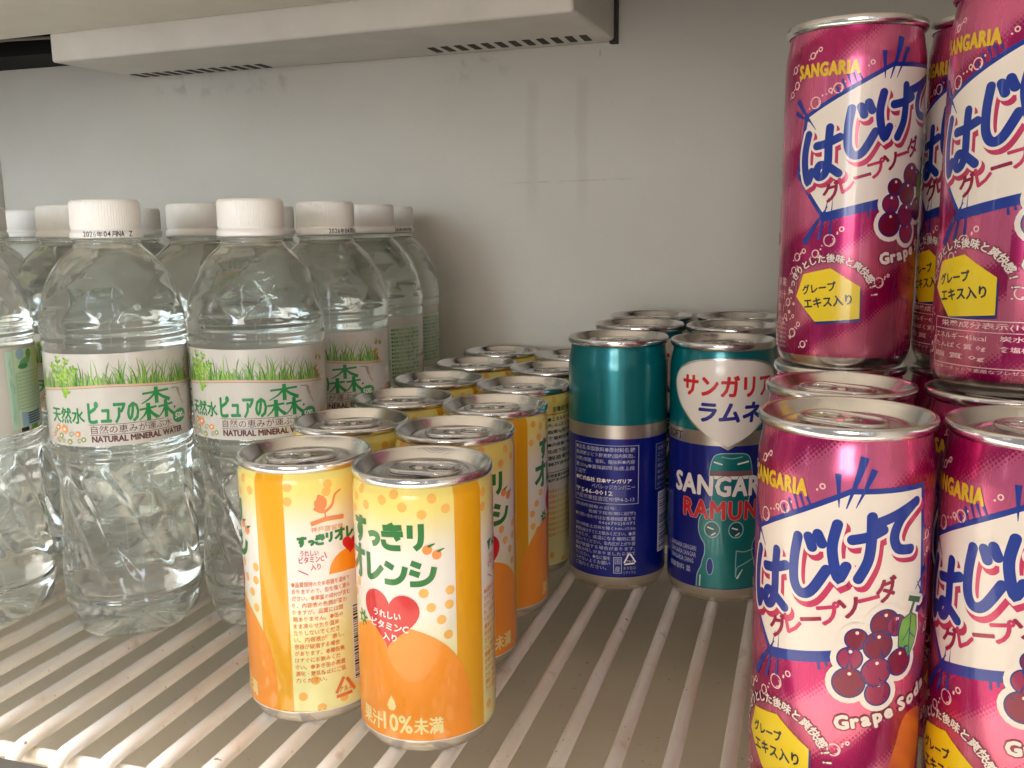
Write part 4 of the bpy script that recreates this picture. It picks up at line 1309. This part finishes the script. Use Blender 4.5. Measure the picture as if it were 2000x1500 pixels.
def label_mesh():
    b = MB(); RL = 32.0
    z0, z1 = 95.0, 137.0
    n = 160; m = 12; vs = []; fs = []
    rl = random.Random(5)
    for i in range(m + 1):
        z = z0 + (z1 - z0) * i / m
        for k in range(n):
            th = 2 * PI * k / n
            r = RL
            vs.append((r * math.sin(th), -r * math.cos(th), z))
    for i in range(m):
        for k in range(n):
            k2 = (k + 1) % n; fs.append((i * n + k, i * n + k2, (i + 1) * n + k2, (i + 1) * n + k))
    b.add(vs, fs, PAPER)
    A = Art(); rnd = random.Random(21)
    g1 = ink('grass_light', 150, 190, 84); g2 = ink('grass_mid', 108, 160, 66); g3 = ink('grass_dark', 70, 120, 54); g4 = ink('grass_shade', 126, 150, 92)
    tan = ink('tan_strip', 212, 180, 158); tan2 = ink('tan_line', 170, 132, 112); grn = ink('title_green', 34, 140, 76); brn = ink('brown', 96, 50, 54)
    org = ink('flower_orange', 236, 156, 96); olv = ink('flower_olive', 150, 160, 96); red = ink('flower_red', 206, 84, 84); gry = ink('bird_grey', 168, 150, 140)
    mint = ink('mint', 190, 222, 200); wht = ink('white', 246, 240, 236); sky = ink('sky_blue', 160, 192, 214); blk = ink('black', 24, 20, 18); lim = ink('lime', 214, 224, 140)

    def zc_(u): return 122.4 + 1.2 * math.cos((u + 2) / 15.0) - 0.010 * abs(u + 2)
    us = [-50 + i * 2 for i in range(49)]
    for i in range(48):
        a, c = us[i], us[i + 1]
        A.poly([(a, zc_(a) - 1.6), (c, zc_(c) - 1.6), (c, zc_(c)), (a, zc_(a))], tan, 0)
        A.poly([(a, zc_(a) - 1.7), (c, zc_(c) - 1.7), (c, zc_(c) - 1.4), (a, zc_(a) - 1.4)], tan2, 1)
    for i in range(340):
        u = rnd.uniform(-46, 40)
        big = rnd.random()
        h = rnd.uniform(2.0, 5.5) if big < .72 else rnd.uniform(6, 12)
        lean = rnd.uniform(-.5, .5) * h
        w = rnd.uniform(.45, .95)
        z = zc_(u) - .4
        A.stroke([(u, z), (u + lean * .35, z + h * .6), (u + lean, z + h)], w, rnd.choice((g1, g1, g2, g2, g3, g4)), 2, 'butt', True, (1, .08))
    lf_ = (ink('leaf_fresh', 150, 196, 60), ink('leaf_fresh2', 116, 172, 50), ink('leaf_fresh3', 178, 210, 96))
    for su, sz, eu, ez in ((-25, 122.5, -29.5, 131.5), (-24.4, 122.5, -20.4, 134), (-24.8, 122.4, -25.4, 134.6), (-24, 122.4, -16.6, 130.4), (-23.6, 122, -21.4, 119.4)):
        A.stroke([(su, sz), (eu, ez)], .35, g2, 3, 'butt', False)
        for t in (.25, .45, .65, .85, 1.0):
            for sd in (-1, 1):
                a = math.atan2(ez - sz, eu - su) + sd * rnd.uniform(.6, 1.1); l = rnd.uniform(.9, 1.5)
                bu, bz = su + (eu - su) * t, sz + (ez - sz) * t
                cu_, cz_ = bu + l * math.cos(a), bz + l * math.sin(a)
                A.disc(cu_, min(cz_, 135.4), l, rnd.choice(lf_), 4, ry=l * .45, rot=a, n=10)
    A.text('天然水', (-32.2, 105.6, -13.2, 112.6), grn, 3, 0, fb=.16)
    A.text('ピュアの', (-11.2, 105.6, 10.2, 115.4), grn, 3, .0, fb=.34)
    for cx_, z0_, w_, h_ in ((18.8, 112.6, 14.2, 7.6), (14.6, 105.2, 8.6, 8.0), (23.4, 105.2, 8.8, 8.4)):
        A.stroke([(cx_ - w_ * .46, z0_ + h_ * .66), (cx_ + w_ * .46, z0_ + h_ * .74)], 1.0, grn, 3, 'butt', False)
        A.stroke([(cx_, z0_ + h_), (cx_, z0_)], 1.9, grn, 3, 'butt', False)
        A.stroke([(cx_ - .3, z0_ + h_ * .68), (cx_ - w_ * .22, z0_ + h_ * .34), (cx_ - w_ * .5, z0_ + h_ * .06)], 1.3, grn, 3, 'butt', True, (1, .35))
        A.stroke([(cx_ + .3, z0_ + h_ * .68), (cx_ + w_ * .2, z0_ + h_ * .38), (cx_ + w_ * .5, z0_ + h_ * .1)], 1.5, grn, 3, 'butt', True, (.6, 1.2))
    A.text('自然の恵みが運ぶ水', (-10.6, 100.9, 26, 104.6), brn, 3, .0)
    A.stroke([(-11.4, 105.0), (22, 105.0)], .22, brn, 3, 'butt', False); A.stroke([(-11, 100.3), (27.6, 100.3)], .22, brn, 3, 'butt', False)
    A.text('NATURAL MINERAL WATER', (-10.4, 97.0, 32.6, 99.7), brn, 3, .0, fb=.15)
    A.disc(31.6, 104.6, 4.6, grn, 3, ry=3.3, rot=.15); A.text('500', (28.3, 103.4, 33.6, 106.2), wht, 4, .02, shear=.2); A.text('ml', (33.8, 103.4, 35.2, 105.0), wht, 4, .0)
    A.disc(28.6, 109.2, .6, brn, 3, n=8)
    # humming bird
    A.stroke([(27.4, 118.4), (30.4, 118.2)], .3, brn, 3, 'butt', False)
    A.poly([(30.2, 118.6), (32.4, 117.8), (33.6, 115.2), (33.0, 112.4), (31.6, 114.6), (30.6, 117)], gry, 3)
    A.poly([(32.4, 116.6), (37.6, 119.2), (35.4, 115.6), (33.4, 114)], ink('wing', 200, 186, 176), 4); A.stroke([(33, 112.6), (35.2, 109.6)], .7, gry, 3, 'butt', False)

    def flower(u, z, r, m_, L=3):
        for k in range(6):
            a = k * PI / 3 + u
            A.disc(u + r * .6 * math.cos(a), z + r * .6 * math.sin(a), r * .42, m_, L, n=8)
        A.disc(u, z, r * .3, wht, L + 1, n=8)

    def curl(u, z, r, m_):
        A.stroke([(u + r * (1 - t / 14) * math.cos(t * .6), z + r * (1 - t / 14) * math.sin(t * .6)) for t in range(13)], .35, m_, 3, 'butt')
    for u, z, r, m_ in ((-24.4, 102.6, 2.2, org), (-17.2, 100.6, 1.5, org), (-28.8, 103.2, 1.6, org), (-30.6, 101.8, 1.1, olv), (-27, 99.4, 1.5, olv), (-21.8, 96.9, 1.5, olv), (-14.4, 98.2, 1.3, olv), (-32.6, 99.6, 1.3, org), (-30.4, 97.2, 1.0, org),
                        (41.6, 103, 2.0, org), (44.6, 99.4, 1.5, olv), (48, 105, 1.7, org), (47, 110, 1.2, olv), (95.6, 105, 2.0, olv), (99, 99, 1.9, org), (92, 99, 1.4, olv), (93, 110, 2.0, org), (101, 108, 1.4, olv)):
        flower(u, z, r, m_)
    for u, z, r in ((-20.6, 100.2, 1.6), (-28.4, 97.2, 1.7), (-16.6, 97.2, 1.4), (-25.4, 97, 1.1), (44, 102, 1.5), (97, 102, 2.0), (96, 97.6, 1.6)): curl(u, z, r, olv)
    for i in range(16): A.disc(39.6 + rnd.gauss(0, 1.3), 127 + rnd.gauss(0, 3.4), rnd.uniform(.5, 1.2), rnd.choice((red, org, red, g2, tan)), 5, n=9)
    for k in range(5): A.stroke([(39.4, 124.6), (38 + k * 1.2, 117.6 + (k % 2) * 1.4)], .6, rnd.choice((g3, g2)), 5, 'butt', False, (1, .1))
    A.text('Japan', (80, 110.4, 92, 113.6), blk, 3, 0, shear=.2)
    # second information block: mint and lime print
    A.rect(108, 112, 97, 135, mint, 2); A.rect(112.4, 136, 96, 135.4, ink('pale_mint', 206, 226, 190), 2); A.rect(126, 136, 116, 135.4, lim, 3)
    A.text('ナチュラルミネラルウォーター', (109.2, 98, 111.4, 134), ink('mint_dark', 92, 168, 124), 4, .0)
    A.disc(116.4, 133, 2.7, sky, 3); A.disc(119.6, 129, 4.4, ink('hill_light', 120, 184, 120), 4, ry=2.0, rot=.3); A.disc(123.0, 132.6, 2.4, ink('leaf_fresh2', 120, 176, 52), 4); A.disc(118, 127, 3.6, ink('hill_green', 70, 150, 90), 5, ry=1.3)
    for i in range(9):
        A.text('品名ナチュラルミネラルウォーター', (113.4, 121.6 - i * 1.75, 133, 122.8 - i * 1.75), ink('mint_dark', 92, 168, 124), 4, 0, res=1)
    A.frame(112.8, 134, 106.4, 124, .25, ink('mint_dark', 92, 168, 124), 4)
    A.poly([(114, 97.6), (130, 97.6), (130, 105.8), (122, 103.4), (114, 105.2)], sky, 3)
    for i in range(5): A.rect(118.4, 130, 98.6 + i * 1.2, 99.2 + i * 1.2, blk, 4)
    A.rect(113, 118, 95.4, 97.4, blk, 3); A.rect(120, 126, 95.4, 97.6, ink('leaf_fresh2', 120, 176, 52), 3)
    # first information block: small green print on a greenish ground
    A.rect(60, 98 - 12, 96, 131.6, ink('pale_mint2', 196, 208, 186), 2)
    for i in range(13):
        s = ['●開栓後はなるべく早くお飲みください', '●凍らせないでください容器が破損', '●直射日光や高温を避けて保存', '●容器の圧力で変形することが'][i % 4]
        A.text(s, (61.4, 128.4 - i * 2.4, 84.6, 130.2 - i * 2.4), ink('text_green', 52, 134, 84), 4, .01, res=1)
    A.stroke([(56, 114), (59.4, 111.6), (59, 107), (53, 105.4)], 1.3, grn, 4, 'butt'); A.poly([(54, 117.6), (57.6, 114.8), (53.2, 114.2)], grn, 4)
    A.wrap(b, RL, lambda v: RL, step=1.8)
    return b.mesh('label')


me_b = bottle_mesh(); me_c0 = cap_mesh(False); me_c1 = cap_mesh(True); me_l = label_mesh()
WG = 'water bottles with white caps standing in rows on the wire shelf'
for x, y, rot, capd, caprot, label in [
    (-314, 362, 35.5, 1, 41, 'water bottle at the front whose cap shows the full printed date'),
    (-255, 391, 18.6, 0, 30, 'water bottle at the front with blank cap, standing behind the orange fine-print can'),
    (-252, 458, 7, 1, 72, 'second bottle of the rightmost row, half its label showing and a dated cap'),
    (-264, 535, -64, 0, 10, 'third water bottle in the rightmost row, turned to its green printed back label'),
    (-281, 604, -50, 1, 60, 'rearmost water bottle of the rightmost row, nearest to the bare grey wall'),
    (-392, 346, -112, 0, 20, 'water bottle cut off by the left picture edge, yellow and mint block on its label'),
    (-395, 425, 60, 0, 20, 'water bottle whose cap shows just left of the fully dated cap'),
    (-427, 520, 30, 0, 20, 'water bottle far back whose cap peeks out right of the fully dated cap'),
    (-326, 446, 30, 0, 40, 'water bottle in the second rank with its cap between the two front bottles'),
    (-332, 530, 20, 0, 10, 'water bottle deep behind the front blank-cap bottle, mostly hidden by it'),
    (-463, 428, -20, 0, 0, 'water bottle at the far left edge, only a sliver of its cap showing'),
    (-492, 497, 10, 0, 0, 'water bottle in the far left corner with its cap beside the left picture edge'),
    (-497, 567, 40, 0, 0, 'water bottle in the rearmost left corner, dim and mostly covered by other caps')]:
    r = link('water_bottle', None, None, (x * S, y * S, 0.0), (0, 0, math.radians(rot)))
    tag(r, label, 'bottle', WG)
    link('bottle_body', me_b, r); link('label', me_l, r)
    link('cap', me_c1 if capd else me_c0, r, None, (0, 0, math.radians(caprot - rot)))

bpy.data.objects.remove(_fo)
